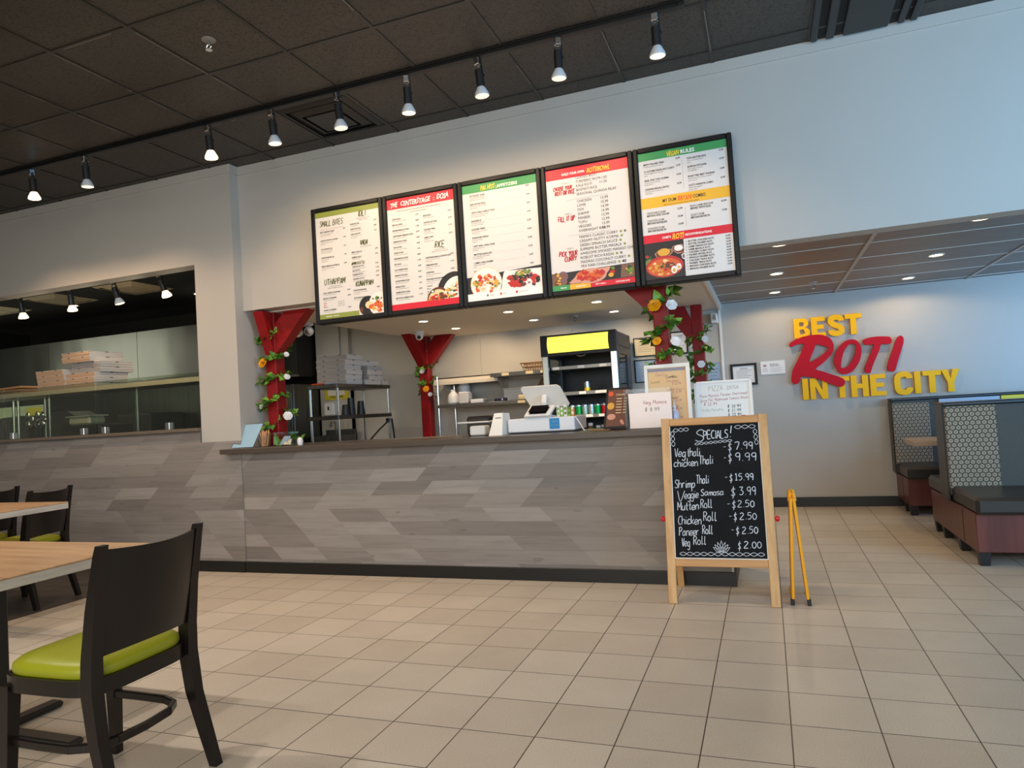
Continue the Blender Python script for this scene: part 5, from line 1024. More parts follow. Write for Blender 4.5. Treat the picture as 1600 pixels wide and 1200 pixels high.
# ================================================================== WALL SIGN
t = thing('wall_sign', 'large raised wall lettering BEST ROTI IN THE CITY in yellow and red', 'sign', (1.05, 8.2, 1.15))
def letter(loops, m, y0, y1): MB().poly(loops, (0, y1, 0), UX, UZ, y1-y0, Vector((0, -1, 0))).build('letter', m, t, smooth=25)
R = [(.282, 1.78), (.326, 1.811), (.398, 1.838), (.481, 1.853), (.562, 1.855), (.63, 1.842), (.685, 1.807), (.713, 1.754), (.717, 1.694), (.696, 1.639), (.653, 1.593), (.597, 1.541), (.525, 1.486), (.591, 1.456), (.669, 1.42), (.746, 1.386), (.789, 1.358), (.8, 1.326), (.79, 1.296), (.76, 1.277), (.727, 1.284), (.628, 1.332), (.551, 1.369), (.484, 1.399), (.421, 1.41), (.38, 1.419), (.359, 1.37), (.328, 1.337), (.293, 1.343), (.274, 1.376), (.282, 1.439), (.298, 1.501), (.332, 1.562), (.372, 1.635), (.407, 1.708), (.428, 1.767), (.358, 1.766), (.31, 1.748), (.286, 1.751)]
Rh = [(.541, 1.753), (.529, 1.71), (.501, 1.65), (.467, 1.567), (.52, 1.585), (.58, 1.618), (.629, 1.658), (.666, 1.704), (.611, 1.731), (.566, 1.747)]
Ol = [(.874, 1.773), (.919, 1.769), (.956, 1.741), (.978, 1.689), (.978, 1.621), (.959, 1.549), (.927, 1.49), (.884, 1.438), (.832, 1.411), (.781, 1.412), (.739, 1.449), (.715, 1.507), (.711, 1.569), (.73, 1.636), (.768, 1.702), (.822, 1.753)]
Oh = [(.882, 1.726), (.847, 1.701), (.815, 1.654), (.795, 1.6), (.779, 1.539), (.775, 1.483), (.803, 1.477), (.844, 1.496), (.88, 1.543), (.912, 1.602), (.928, 1.663), (.926, 1.713)]
Tl = [(.998, 1.749), (1.041, 1.77), (1.107, 1.78), (1.184, 1.778), (1.248, 1.769), (1.266, 1.749), (1.272, 1.718), (1.254, 1.695), (1.216, 1.693), (1.172, 1.697), (1.146, 1.632), (1.114, 1.561), (1.081, 1.49), (1.058, 1.43), (1.048, 1.404), (1.015, 1.403), (.997, 1.429), (1.003, 1.472), (1.029, 1.531), (1.062, 1.602), (1.088, 1.661), (1.102, 1.699), (1.041, 1.7), (1.015, 1.711)]
Il = [(1.34, 1.767), (1.366, 1.764), (1.38, 1.739), (1.377, 1.697), (1.357, 1.638), (1.337, 1.579), (1.316, 1.52), (1.296, 1.461), (1.282, 1.419), (1.259, 1.4), (1.228, 1.411), (1.211, 1.433), (1.214, 1.467), (1.231, 1.527), (1.257, 1.592), (1.283, 1.656), (1.307, 1.721)]
def sm(p):
    n_ = len(p); q = []
    for i in range(n_):
        a, b_, c, d = p[i-1], p[i], p[(i+1) % n_], p[(i+2) % n_]
        for tt in (0, .34, .67): q.append(tuple(.5*((2*b_[k])+(-a[k]+c[k])*tt+(2*a[k]-5*b_[k]+4*c[k]-d[k])*tt*tt+(-a[k]+3*b_[k]-3*c[k]+d[k])*tt**3) for k in (0, 1)))
    return q
for lp in ([R, Rh], [Ol, Oh], [Tl], [Il]): letter([sm(l) for l in lp], 'letter_red', 8.135, 8.175)
def Lb(ch, x0, x1, z0, z1, w=.056):
    h = z1-z0; a = lambda *p: [(x0+x, z0+z) for x, z in p]; W_ = x1-x0; c = W_/2
    if ch == 'I': return [a((0, 0), (W_, 0), (W_, h), (0, h))]
    if ch == 'T': return [a((c-w/2, 0), (c+w/2, 0), (c+w/2, h-.05), (W_, h-.05), (W_, h), (0, h), (0, h-.05), (c-w/2, h-.05))]
    if ch == 'E': m = h/2; return [a((0, 0), (W_, 0), (W_, .047), (w, .047), (w, m-.023), (W_*.88, m-.023), (W_*.88, m+.023), (w, m+.023), (w, h-.047), (W_, h-.047), (W_, h), (0, h))]
    if ch == 'H': m = h/2; return [a((0, 0), (w, 0), (w, m-.025), (W_-w, m-.025), (W_-w, 0), (W_, 0), (W_, h), (W_-w, h), (W_-w, m+.025), (w, m+.025), (w, h), (0, h))]
    if ch == 'N': return [a((0, 0), (.052, 0), (.052, h*.62), (W_-.058, 0), (W_, 0), (W_, h), (W_-.052, h), (W_-.052, h*.40), (.058, h), (0, h))]
    if ch == 'Y': return [a((c-w/2, 0), (c+w/2, 0), (c+w/2, h*.42), (W_, h), (W_-.06, h), (c, h*.58), (.06, h), (0, h), (c-w/2, h*.42))]
    if ch == 'B':
        def arc(cx, cz, rx, rz, a0, a1, k=7): return [(cx+rx*math.cos(a0+(a1-a0)*i/k), cz+rz*math.sin(a0+(a1-a0)*i/k)) for i in range(k+1)]
        o = [(0, 0), (W_-.06, 0)]+arc(W_-.06, h*.27, .06, h*.27, -PI/2, PI*.42)+arc(W_-.065, h*.76, .055, h*.24, -PI*.40, PI/2)+[(0, h)]
        h1 = [(w, .045), (W_-.065, .045), (W_-.05, h*.27), (W_-.065, h*.44), (w, h*.44)]; h2 = [(w, h*.60), (W_-.068, h*.60), (W_-.055, h*.72), (W_-.068, h*.81), (w, h*.81)]
        return [a(*o), a(*h1), a(*h2)]
    if ch in 'CS':
        cx, hw = W_/2, w/2
        if ch == 'C': path = [(W_-hw, h*.70), (W_-hw-.004, h*.80), (cx+.025, h-hw+.004), (cx-.02, h-hw), (hw+.006, h*.78), (hw, h*.5), (hw+.006, h*.22), (cx-.02, hw), (cx+.025, hw-.004), (W_-hw-.004, h*.20), (W_-hw, h*.30)]
        else: path = [(W_-hw, h*.70), (W_-hw-.008, h*.83), (cx, h-hw+.004), (hw+.006, h*.82), (hw+.004, h*.66), (cx-.02, h*.54), (cx+.02, h*.46), (W_-hw-.004, h*.34), (W_-hw-.006, h*.18), (cx, hw-.004), (hw+.008, h*.17), (hw, h*.30)]
        path = smooth_path(path, 4); L_, R_ = [], []
        for i, (px, pz) in enumerate(path):
            p0, p1 = path[max(i-1, 0)], path[min(i+1, len(path)-1)]; dx, dz = p1[0]-p0[0], p1[1]-p0[1]; l = math.hypot(dx, dz); L_.append((px-dz/l*hw, pz+dx/l*hw)); R_.append((px+dz/l*hw, pz-dx/l*hw))
        return [a(*(L_+R_[::-1]))]
zb0, zb1, zc0, zc1 = 1.828, 2.046, 1.160, 1.388
for ch, x0, x1, z0, z1 in (('B', .338, .498, zb0, zb1), ('E', .514, .653, zb0, zb1), ('S', .678, .838, zb0-.004, zb1+.004), ('T', .846, 1.004, zb0, zb1), ('I', .380, .438, zc0, zc1), ('N', .456, .630, zc0, zc1), ('T', .694, .846, zc0, zc1), ('H', .857, 1.022, zc0, zc1), ('E', 1.04, 1.187, zc0, zc1), ('C', 1.265, 1.434, zc0-.004, zc1+.004), ('I', 1.451, 1.506, zc0, zc1), ('T', 1.527, 1.693, zc0, zc1), ('Y', 1.693, 1.857, zc0, zc1)):
    letter(Lb(ch, x0, x1, z0, z1), 'letter_yellow', 8.15, 8.19)
# ================================================================== PAPERS ON THE REAR WALL
def framed(name, label, x0, x1, z0, z1, f, fm, sm_, lines, lm='ink_grey', cat='picture', head=None):
    t = thing(name, label, cat, ((x0+x1)/2, 8.2, z0)); q = MB()
    if f: q.poly([[(x0, z0), (x1, z0), (x1, z1), (x0, z1)], [(x0+f, z0+f), (x1-f, z0+f), (x1-f, z1-f), (x0+f, z1-f)]], (0, 8.2, 0), UX, UZ, .022, Vector((0, -1, 0))); q.build('frame', fm, t, smooth=0)
    MB().box(x0+f*.9, x1-f*.9, 8.19, 8.2, z0+f*.9, z1-f*.9).build('sheet', sm_, t, smooth=0)
    q = MB(); Op = Vector((x0+f, 8.1895, z1-f)); w, h = x1-x0-2*f, z1-z0-2*f
    for k in range(lines): q.rect(Op, UX, UZ, w*.15, w*(.85-.1*(k % 3)), -h*(.28+.6*k/max(lines, 1))-.0018, -h*(.28+.6*k/max(lines, 1))+.0018)
    if head: text(q, head, Op, UX, UZ, w*.5, -h*.2, h*.11, 'b', 'c')
    q.build('printing', lm, t, smooth=0, fixn=False)
    return t
framed('certificate', 'black framed certificate with cream mount above the silver frame, beside the cooler', -1.425, -1.15, 1.775, 2.0, .012, 'menu_frame', 'paper_cream', 5, head='CERTIFICATE', cat='certificate')
framed('certificate', 'black framed certificate between the two right-hand red posts', -1.0, -.80, 1.77, 2.035, .016, 'menu_frame', 'paper_white', 5, head='AWARD', cat='certificate')
framed('wall_notice', 'blue-grey framed sheet below the cream certificate beside the cooler', -1.43, -1.0, 1.47, 1.74, .012, 'menu_frame', 'paper_blue', 4, cat='notice')
framed('wall_notice', 'grey notice with a dark heading in the corner behind the whiteboard', -.60, -.45, 1.38, 1.645, .006, 'pale_grid', 'paper_blue', 4, 'ink_black', 'notice')
framed('framed_document', 'document in a thick black frame left of the white card on the sign wall', -.355, -.072, 1.362, 1.605, .026, 'menu_frame', 'paper_white', 6, head='LICENCE', cat='document')
t = framed('wall_card', 'unframed white card with pink print pinned right of the black frame', -.032, .222, 1.465, 1.612, 0, 'paper_white', 'paper_white', 0, cat='card')
q = MB(); Op = Vector((-.032, 8.1893, 1.612)); q.k = 0; q.disc(Op, UX, UZ, .045, -.05, .018, .012); q.k = 1; text(q, 'SOCIETY OF', Op, UX, UZ, .098, -.045, .018, 'b', cond=.85); text(q, 'FOOD SAFETY', Op, UX, UZ, .098, -.062, .018, 'b', cond=.85); q.k = 2
for k in range(4): q.rect(Op, UX, UZ, .098, .225-.02*(k % 2), -.080-.014*k, -.078-.014*k)
q.k = 0
for k in range(3): q.rect(Op, UX, UZ, .02, .07, -.085-.014*k, -.082-.014*k)
q.build('lettering', ['ink_rose', 'ink_black', 'ink_grey'], t, smooth=0, fixn=False)
# ================================================================== DRINKS COOLER
cx0, cx1, cy0, cy1, cz = -2.235, -1.43, 7.15, 7.98, 2.02
t = thing('drinks_cooler', 'tall dark open drinks cooler with a glowing yellow header panel', 'cooler', ((cx0+cx1)/2, 7.5, 0))
q = MB(); q.box(cx0, cx1, cy1-.05, cy1, 0, cz, .006).box(cx0, cx1, cy0+.12, cy1, 1.86, cz, .01).box(cx0, cx1, cy0+.05, cy1, 0, .85, .01)
for x0, x1 in ((cx0, cx0+.035), (cx1-.035, cx1)):
    q.box(x0, x1, cy1-.22, cy1-.05, .85, 1.86).box(x0, x1, cy0+.02, cy0+.16, .85, 1.86).box(x0, x1, cy0+.16, cy1-.2, .85, .95).box(x0, x1, cy0+.16, cy1-.2, 1.78, 1.86)
q.build('cabinet', 'cooler_side', t)
for x0, x1 in ((cx0+.012, cx0+.02), (cx1-.02, cx1-.012)): MB().box(x0, x1, cy0+.16, cy1-.22, .95, 1.78).build('side_window', 'cooler_glass', t, smooth=0)
q = MB(); q.box(cx0+.036, cx1-.036, cy1-.075, cy1-.052, .85, 1.86)
q.build('back_panel', 'cooler_dark', t, smooth=0)
q = MB()
for i in range(16):
    for j in range(20): q.box(cx0+.06+.045*i, cx0+.068+.045*i, cy1-.0765, cy1-.074, .9+.047*j, .91+.047*j)
q.build('perforations', 'kitchen_black', t, smooth=0)
for x0, x1 in ((cx0-.006, cx0+.062), (cx1-.062, cx1+.006)):
    MB().box(x0, x1, cy0-.01, cy0+.03, .2, 1.80, .008).build('chrome_upright', 'chrome', t)
    q = MB(); q.box(x0-.006, x1+.006, cy0-.02, cy0+.06, 1.79, cz, .006)
    for k in range(3): q.box(x0+.012+.018*k, x0+.020+.018*k, cy0-.026, cy0-.018, 1.80, cz-.01)
    q.build('corner_cap', 'cooler_dark', t)
q = MB(); n_ = 8; xs0, xs1 = cx0+.07, cx1-.07
prof = [(cy0-.005-.035*math.sin(PI*k/n_), 1.825+.175*k/n_) for k in range(n_+1)]
q.add([(x, y, z) for x in (xs0, xs1) for y, z in prof]+[(x, cy0+.06, z) for x in (xs0, xs1) for z in (1.825, 2.0)], [(k, k+1, n_+2+k, n_+1+k) for k in range(n_)])
q.build('light_panel', 'cooler_sign', t, smooth=60, fixn=False)
MB().box(cx0+.05, cx1-.05, cy0+.0, cy0+.12, 1.79, 1.822, .006).box(cx0+.05, cx1-.05, cy0, cy0+.12, 2.002, cz, .006).build('header_surround', 'cooler_dark', t)
SH = [1.655, 1.375, 1.125]
for z in SH:
    MB().box(cx0+.066, cx1-.066, cy0+.10, cy1-.08, z, z+.012).build('shelf', 'shelf_steel', t, smooth=0)
    e = MB().box(cx0+.066, cx1-.066, cy0+.085, cy0+.1, z-.012, z+.026, .002).build('shelf_edge', 'shelf_steel', t, smooth=0)
    for x in {1.655: (cx0+.08, cx0+.36, cx0+.6), 1.375: (cx0+.36, cx0+.54, cx0+.61), 1.125: (cx0+.16, cx0+.42, cx0+.56)}[z]: MB().box(x, x+.075, cy0+.0835, cy0+.0855, z-.006, z+.022).build('price_tag', 'price_tag', e, smooth=0)
MB().tube([(-1.86, cy0+.03, 1.785), (-1.835, cy0+.02, 1.775), (-1.81, cy0+.02, 1.773), (-1.785, cy0+.02, 1.776), (-1.765, cy0+.03, 1.786)], .004, 6).build('pull_clip', 'chrome', t)
def can(label, body, band, grp):
    t = thing('drink_can', label, 'can', (0, 0, 0), 0, grp)
    MB().lathe([(.026, 0), (.033, .008), (.033, .052)], 18, cap=False).build('body', body, t); MB().lathe([(.0331, .05), (.0331, .10)], 18, cap=False).build('band', band, t)
    MB().lathe([(.033, .099), (.033, .112), (.027, .121), (.026, .118), (.0, .118)], 18, cap=False).build('can_top', 'chrome', t); MB().lathe([(.0, .001), (.026, 0)], 18, cap=False).build('can_base', 'chrome', t)
    return t
C = [('orange', 'can_orange', 'can_pale'), ('green', 'can_green', 'can_green'), ('pale green', 'can_pale', 'can_pale'), ('silver', 'can_pale', 'can_silver'), ('green', 'can_green', 'can_green'), ('red', 'can_red', 'can_red'), ('silver and red', 'can_red', 'can_silver'), ('red', 'can_red', 'can_red')]
for k, (nm, b1, b2) in enumerate(C): can('%s drink can in the cooler, %s from the left in its row' % (nm, ORD[k]), b1, b2, 'cans in a row in the cooler').location = (-1.985+.0705*k, cy0+.18, SH[2]+.013)
can('yellow can standing alone on a cooler shelf', 'can_yellow', 'can_silver', 'cans in the cooler').location = (-1.805, cy0+.18, SH[1]+.013)
for k, x in enumerate((-1.92, -1.80, -1.715, -1.655)):
    t = thing('sauce_jar', '%s at the bottom of the cooler, %s from the left' % (['jar with a green label', 'amber sauce jar', 'dark jar with a white lid', 'small dark jar, white lid'][k], ORD[k]), 'jar', (x, cy0+.2, .862), 0, 'jars in the bottom of the cooler')
    hh = [.17, .19, .16, .165][k]
    MB().lathe([(.03, 0), (.032, .01), (.032, hh*.7), (.02, hh*.86)], 16, (x, cy0+.2, .862)).build('jar', ['jar_amber', 'jar_amber', 'jar_dark', 'jar_dark'][k], t); MB().lathe([(.026, hh*.84), (.026, hh)], 16, (x, cy0+.2, .862)).build('lid', 'white_plastic', t)
# ================================================================== REAR RACK WITH TUBS
t = thing('storage_rack', 'steel storage rack with chrome poles along the rear wall behind the till', 'rack', (-3.0, 7.9, 0))
for x, y in ((-3.75, 7.645), (-3.75, 8.12), (-2.32, 7.645), (-2.32, 8.12)): MB().lathe([(.0127, 0), (.0127, 1.70)], 10, (x, y, 0)).build('pole', 'chrome', t)
for z in (.35, 1.315): MB().box(-3.77, -2.3, 7.63, 8.14, z, z+.04, .004).build('shelf', 'shelf_steel', t, smooth=0)
MB().box(-3.05, -2.3, 7.63, 8.14, 1.645, 1.69, .004).build('shelf', 'shelf_steel', t, smooth=0)
for x in (-2.9, -2.6, -2.42): MB().box(x, x+.09, 7.626, 7.63, 1.652, 1.684).build('price_tag', 'paper_cream', t, smooth=0)
for x in (-2.72, -2.55): MB().box(x, x+.09, 7.626, 7.63, 1.32, 1.35).build('price_tag', 'paper_cream', t, smooth=0)
t = thing('wall_shelf', 'cream metal wall shelf with slanted bracket above the storage rack', 'shelf', (-3.4, 8.2, 1.6))
MB().box(-3.85, -3.0, 7.75, 8.2, 1.672, 1.69, .003).box(-3.85, -3.0, 7.75, 7.765, 1.62, 1.69, .003).box(-3.85, -3.0, 7.735, 7.75, 1.600, 1.645, .003).build('shelf', 'cream_metal', t, smooth=0)
for x in (-3.80, -3.05): MB().poly([[(7.78, 1.672), (8.2, 1.672), (8.2, 1.47), (8.12, 1.47)]], (x, 0, 0), UY, UZ, .02, UX).build('bracket', 'cream_metal', t, smooth=0)
zs = 1.3555; GR = 'things on the rear storage rack'
t = thing('plastic_jug', 'white plastic jug on the rear rack shelf beside the red post', 'jug', (-3.62, 7.8, zs), 0, GR); MB().lathe([(.06, 0), (.075, .02), (.075, .08), (.06, .12), (.035, .15), (.03, .16)], 18, (-3.62, 7.8, zs)).build('jug', 'white_plastic', t); MB().lathe([(.032, .158), (.032, .18)], 14, (-3.62, 7.8, zs)).build('cap', 'white_trim', t)
t = thing('plastic_jug', 'taller white container behind the plastic jug on the rear rack', 'jug', (-3.56, 8.0, zs), 0, GR); MB().lathe([(.07, 0), (.075, .02), (.075, .22), (.06, .24)], 18, (-3.56, 8.0, zs)).build('container', 'white_plastic', t); MB().lathe([(.065, .238), (.065, .26)], 18, (-3.56, 8.0, zs)).build('lid', 'white_trim', t)
t = tag(MB().box(-3.52, -3.39, 7.72, 7.86, zs, zs+.145, .012).build('clear_bag', 'bin_clear'), 'pale translucent bag right of the white jug on the rear rack', 'bag', GR)
tag(MB().box(-3.36, -3.20, 7.72, 7.9, zs, zs+.045, .006).build('flat_box', 'paper_white'), 'flat white box on the rear rack shelf', 'box', GR)
t = thing('dark_packet', 'small dark blue packet on the rear rack shelf', 'packet', (-2.97, 7.7, zs), 0, GR); MB().box(-3.03, -2.90, 7.66, 7.78, zs, zs+.04, .006).build('packet', 'blue_dark', t); MB().box(-2.93, -2.915, 7.658, 7.66, zs+.01, zs+.032).build('mark', 'white_trim', t)
t = thing('white_crate', 'large white box at the back of the rear rack shelf', 'box', (-2.86, 7.98, zs), 0, GR); MB().box(-2.98, -2.74, 7.86, 8.1, zs, zs+.14, .01).build('box', 'white_plastic', t); MB().box(-2.985, -2.735, 7.855, 8.105, zs+.14, zs+.155, .004).build('lid', 'white_trim', t)
tag(MB().box(-2.74, -2.55, 7.70, 7.85, zs, zs+.06, .012).build('food_tub', 'paper_cream'), 'low cream tub at the right of the rear rack shelf', 'tub', GR)
t = thing('paper_sack', 'crumpled brown sack on the rear rack behind the till', 'sack', (-2.45, 7.95, zs), 0, GR); q = MB().lathe([(.09, 0), (.12, .06), (.11, .15), (.08, .21), (.05, .24), (.06, .27)], 14, (-2.45, 7.95, zs)); rr = random.Random(4); q.v = [(x+rr.uniform(-.015, .015), y+rr.uniform(-.015, .015), z) for x, y, z in q.v]; q.build('sack', 'paper_bag', t)
t = thing('wire_basket', 'wicker basket on top of the rear rack left of the cooler', 'basket', (-2.55, 7.85, 1.69), 0, None)
for k in range(3): MB().tube([(-2.55+sx*(.11+.02*k), 7.85+sy*(.08+.015*k), 1.697+.045*k) for sx, sy in ((-1, -1), (1, -1), (1, 1), (-1, 1))], .009, 6, closed=True).build('rim', 'wicker', t)
q = MB()
for k in range(9):
    f = -1+2*k/8; q.tube([(-2.55+f*.11, 7.77, 1.697), (-2.55+f*.15, 7.74, 1.79)], .005, 5); q.tube([(-2.55+f*.11, 7.93, 1.697), (-2.55+f*.15, 7.96, 1.79)], .005, 5)
q.build('wicker_ribs', 'wicker', t)
# ================================================================== STEEL UNIT WITH PIZZA BOXES
UX0, UX1, UY0, UY1, UZT = -4.885, -4.475, 6.59, 7.76, 1.655
t = thing('prep_shelf_unit', 'steel two-shelf unit on chrome poles carrying stacked pizza boxes', 'shelf unit', ((UX0+UX1)/2, (UY0+UY1)/2, 0))
for x in (UX0+.03, UX1-.02):
    for y in (UY0+.03, UY1-.03): MB().lathe([(.0145, .0), (.0145, UZT-.03)], 10, (x, y, 0)).build('pole', 'chrome', t)
for z in (UZT-.045, 1.255, .35): MB().box(UX0, UX1, UY0, UY1, z, z+.045, .005).build('shelf', 'dark_steel' if z > 1 else 'shelf_steel', t, smooth=0)
def pizza_box(label, m_front, m_side, w, d, h, grp):
    """front (-Y) and side walls coloured apart; the warm front tone paints in lamp light"""
    t = thing('pizza_box', label, 'pizza box', (0, 0, 0), 0, grp)
    q = MB(); q.add([(-w/2, -d/2, 0), (w/2, -d/2, 0), (w/2, d/2, 0), (-w/2, d/2, 0), (-w/2, -d/2, h*.8), (w/2, -d/2, h*.8), (w/2, d/2, h*.8), (-w/2, d/2, h*.8)], [(0, 3, 2, 1), (1, 2, 6, 5), (2, 3, 7, 6), (3, 0, 4, 7)]); q.k = 1
    q.add([(-w/2, -d/2, 0), (w/2, -d/2, 0), (w/2, -d/2, h*.8), (-w/2, -d/2, h*.8)], [(0, 1, 2, 3)]); q.build('tray', [m_side, m_front], t, smooth=0)
    e = .004; q = MB(); q.box(-w/2-e, w/2+e, -d/2-e, d/2+e, h*.86, h-.002); q.box(-w/2-e, -w/2, -d/2, d/2, h*.45, h*.9).box(w/2, w/2+e, -d/2, d/2, h*.45, h*.9); q.k = 1; q.box(-w/2, w/2, -d/2-e, -d/2, h*.35, h*.9); q.build('lid', [m_side, m_front], t, smooth=0)
    q = MB()
    for s in (-.25, .25): q.box(s*w-.014, s*w+.014, -d/2-e-.0008, -d/2, h*.80, h*.93)
    for s in (-.0,): q.box(w/2, w/2+e+.0008, s*d-.02, s*d+.02, h*.80, h*.93)
    q.build('tab_slot', 'box_slot', t, smooth=0)
    return t
g1 = 'pizza boxes on the steel unit behind the counter'
PB = pizza_box('lowest white pizza box of the front stack on the steel unit', 'box_grey', 'box_white', .385, .34, .0585, g1); PB.location = (-4.70, 6.99, UZT)
stack_lab = ['lowest', 'second lowest', 'third lowest', 'fourth lowest', 'fifth', 'topmost']
for k in range(1, 6): dup(PB, (-4.70+[0, -.005, .008, -.012, -.004, .012][k], 6.99+[0, .005, -.004, .006, -.002, .01][k], UZT+.0585*k), '%s white pizza box of the front stack on the steel unit' % stack_lab[k], random.uniform(-.03, .03))
for k in range(5): dup(PB, (-4.68+[0, .0, .02, -.01, -.02][k], 7.40+[-.02, .04, .0, .03, -.02][k], UZT+.0585*k), '%s white pizza box of the rear stack on the steel unit' % (stack_lab[k] if k < 4 else 'topmost skewed'), random.uniform(-.05, .05) if k < 4 else -.28)
dup(PB, (-4.66, 7.645, UZT), 'small white pizza box at the far end of the steel unit', .02, scale=(.9, .45, 1))
t = thing('food_packet', 'orange packet lying on the near end of the steel unit', 'packet', (-4.74, 6.70, UZT)); q = MB(); q.box(-4.85, -4.70, 6.63, 6.75, UZT, UZT+.02, .008); q.build('packet', 'ink_orange', t)
tag(MB().box(-4.67, -4.57, 6.63, 6.74, UZT, UZT+.014, .006).build('food_packet', 'paper_blue'), 'blue-grey packet beside the orange one on the steel unit', 'packet')
for k, (x, y, n_) in enumerate(((-4.55, 6.85, 1), (-4.56, 6.98, 6), (-4.55, 7.17, 4))):
    hs = [.12, .20, .16][k]
    t = thing('cup_stack', '%s of black cups on the steel unit, %s' % (['short upside-down stack', 'tallest upside-down stack', 'ribbed stack'][k], ['nearest end', 'in the middle', 'furthest along']
[k]), 'cups', (x, y, 1.30), 0, 'black cup stacks')
    MB().lathe([(.05, 0), (.036, hs-.002), (.036, hs)], 18, (x, y, 1.30)).build('top_cup', 'black_plastic', t)
    for j in range(n_): MB().lathe([(.052-.014*(.02+j*.024)/hs, .014+j*.024), (.052-.014*(.02+j*.024)/hs, .019+j*.024)], 18, (x, y, 1.30)).build('cup_rim', 'black_metal', t)
t = thing('power_cord', 'black cord and plug hanging beside the right pole of the steel unit', 'cord', (-4.44, 7.5, 1.2))
MB().box(-4.415, -4.38, 7.50, 7.54, 1.18, 1.235, .005).build('plug', 'black_plastic', t); MB().tube([(-4.40, 7.50, 1.185), (-4.43, 7.36, 1.10), (-4.47, 7.20, .98), (-4.50, 7.05, .86)], .011, 8).build('cord', 'black_plastic', t)
MB().tube([(-4.40, 7.62, 1.23), (-4.395, 7.64, 1.1), (-4.39, 7.66, .9), (-4.40, 7.66, .7)], .012, 8).build('cord', 'black_plastic', t)
t = thing('wall_notice', 'yellow bordered notice on the wall behind the steel unit', 'notice', (-5.57, 8.2, 1.54)); zz = 8.075
MB().box(-5.70, -5.32, zz+.02, zz+.03, 1.53, 1.70).build('sheet', 'poster_yellow', t, smooth=0); MB().box(-5.65, -5.38, zz+.017, zz+.02, 1.59, 1.69).build('inset', 'paper_white', t, smooth=0)
q = MB(); text(q, 'WASH HANDS', Vector((-5.51, zz+.0165, 1.555)), UX, UZ, 0, 0, .032, 'b', 'c'); q.build('lettering', 'ink_black', t, smooth=0, fixn=False)
sbox('wall_sink', 'counter_wall', (-5.78, -5.30, 8.105, 8.2, 0, 1.8), label='pale wall section above the hand sink')
t = thing('soap_dispenser', 'pale wall soap dispenser under the yellow notice', 'dispenser', (-5.6, 8.1, 1.3)); MB().box(-5.67, -5.50, 8.0, 8.105, 1.31, 1.49, .02).build('body', 'white_plastic', t); MB().box(-5.60, -5.575, 7.994, 8.0, 1.39, 1.44, .004).build('window', 'black_plastic', t)
t = thing('hand_sink', 'small steel hand sink with a chrome faucet behind the steel unit', 'sink', (-5.45, 7.95, .9))
q = MB(); q.box(-5.70, -5.22, 7.70, 7.72, .86, 1.05).box(-5.70, -5.22, 8.08, 8.10, .86, 1.12).box(-5.70, -5.68, 7.7, 8.1, .86, 1.05).box(-5.24, -5.22, 7.7, 8.1, .86, 1.05).box(-5.70, -5.22, 7.7, 8.1, .84, .86).box(-5.66, -5.26, 7.75, 8.08, .1, .84); q.build('basin', 'dark_steel', t, smooth=0)
MB().tube([(-5.52, 8.06, 1.0), (-5.52, 8.05, 1.20), (-5.51, 8.0, 1.235), (-5.50, 7.93, 1.22), (-5.495, 7.90, 1.17)], .012, 10).build('faucet', 'chrome', t)
# ================================================================== KITCHEN SEEN THROUGH THE PASS
t = thing('kitchen_fridge', 'dark steel upright fridge behind the front left red post', 'fridge', (-6.2, 7.9, 0))
MB().box(-6.65, -5.80, 7.55, 8.19, .1, 1.76, .01).build('body', 'dark_steel', t, smooth=0); MB().box(-6.63, -5.82, 7.53, 7.55, .2, 1.74, .004).build('door', 'dark_steel', t, smooth=0); MB().box(-5.95, -5.92, 7.49, 7.53, .8, 1.3, .006).build('handle', 'shelf_steel', t); MB().box(-6.6, -5.85, 7.6, 8.1, 0, .1).build('plinth', 'kitchen_black', t, smooth=0)
t = thing('exhaust_duct', 'tall black duct above the dark steel fridge', 'duct', (-6.2, 7.9, 1.9))
MB().box(-6.62, -5.84, 7.7, 8.19, 1.86, 2.99, .006).build('casing', 'kitchen_black', t, smooth=0); MB().box(-6.66, -5.81, 7.62, 7.7, 1.86, 1.885).build('lip', 'shelf_steel', t, smooth=0)
t = thing('range_hood', 'long stainless steel range hood spanning the kitchen behind the pass', 'hood', (-8.4, 7.3, 1.9))
MB().box(-11.2, -6.05, 6.9, 7.6, 1.90, 2.575, .004).build('hood', 'brushed_steel', t, smooth=0); MB().box(-11.2, -6.05, 6.86, 6.9, 1.895, 1.93, .004).build('lip', 'shelf_steel', t, smooth=0)
for x in (-9.4, -7.75): MB().box(x-.002, x+.002, 6.8985, 6.9, 1.94, 2.57).build('seam', 'kitchen_dark', t, smooth=0)
t = thing('cooking_line', 'dark cooking equipment standing under the steel range hood', 'cooker', (-8.4, 7.3, 0))
MB().box(-11.0, -6.7, 6.95, 7.7, 0, 1.0, .01).build('body', 'kitchen_dark', t, smooth=0); MB().box(-11.0, -6.7, 7.62, 7.72, 1.0, 1.9).build('back_splash', 'dark_steel', t, smooth=0)
for x0, x1, z in ((-10.2, -9.5, 1.45), (-9.3, -8.6, 1.40), (-8.3, -7.7, 1.5)): MB().box(x0, x1, 7.0, 7.6, 1.0, z, .03).build('appliance', 'kitchen_black', t)
t = thing('pass_shelf', 'steel overhead shelf of the kitchen pass holding pizza boxes', 'shelf', (-7.0, 5.4, 1.79))
MB().box(-9.3, -4.72, 5.16, 5.66, 1.700, 1.738, .004).build('shelf', 'shelf_steel', t, smooth=0); MB().box(-9.3, -4.72, 5.155, 5.165, 1.695, 1.740, .002).build('front_edge', 'cream_metal', t, smooth=0)
for x in (-7.94, -7.865, -7.44, -7.375, -6.1): MB().lathe([(.014, 1.02), (.014, 1.700)], 10, (x, 5.40, 0)).build('pole', 'chrome', t)
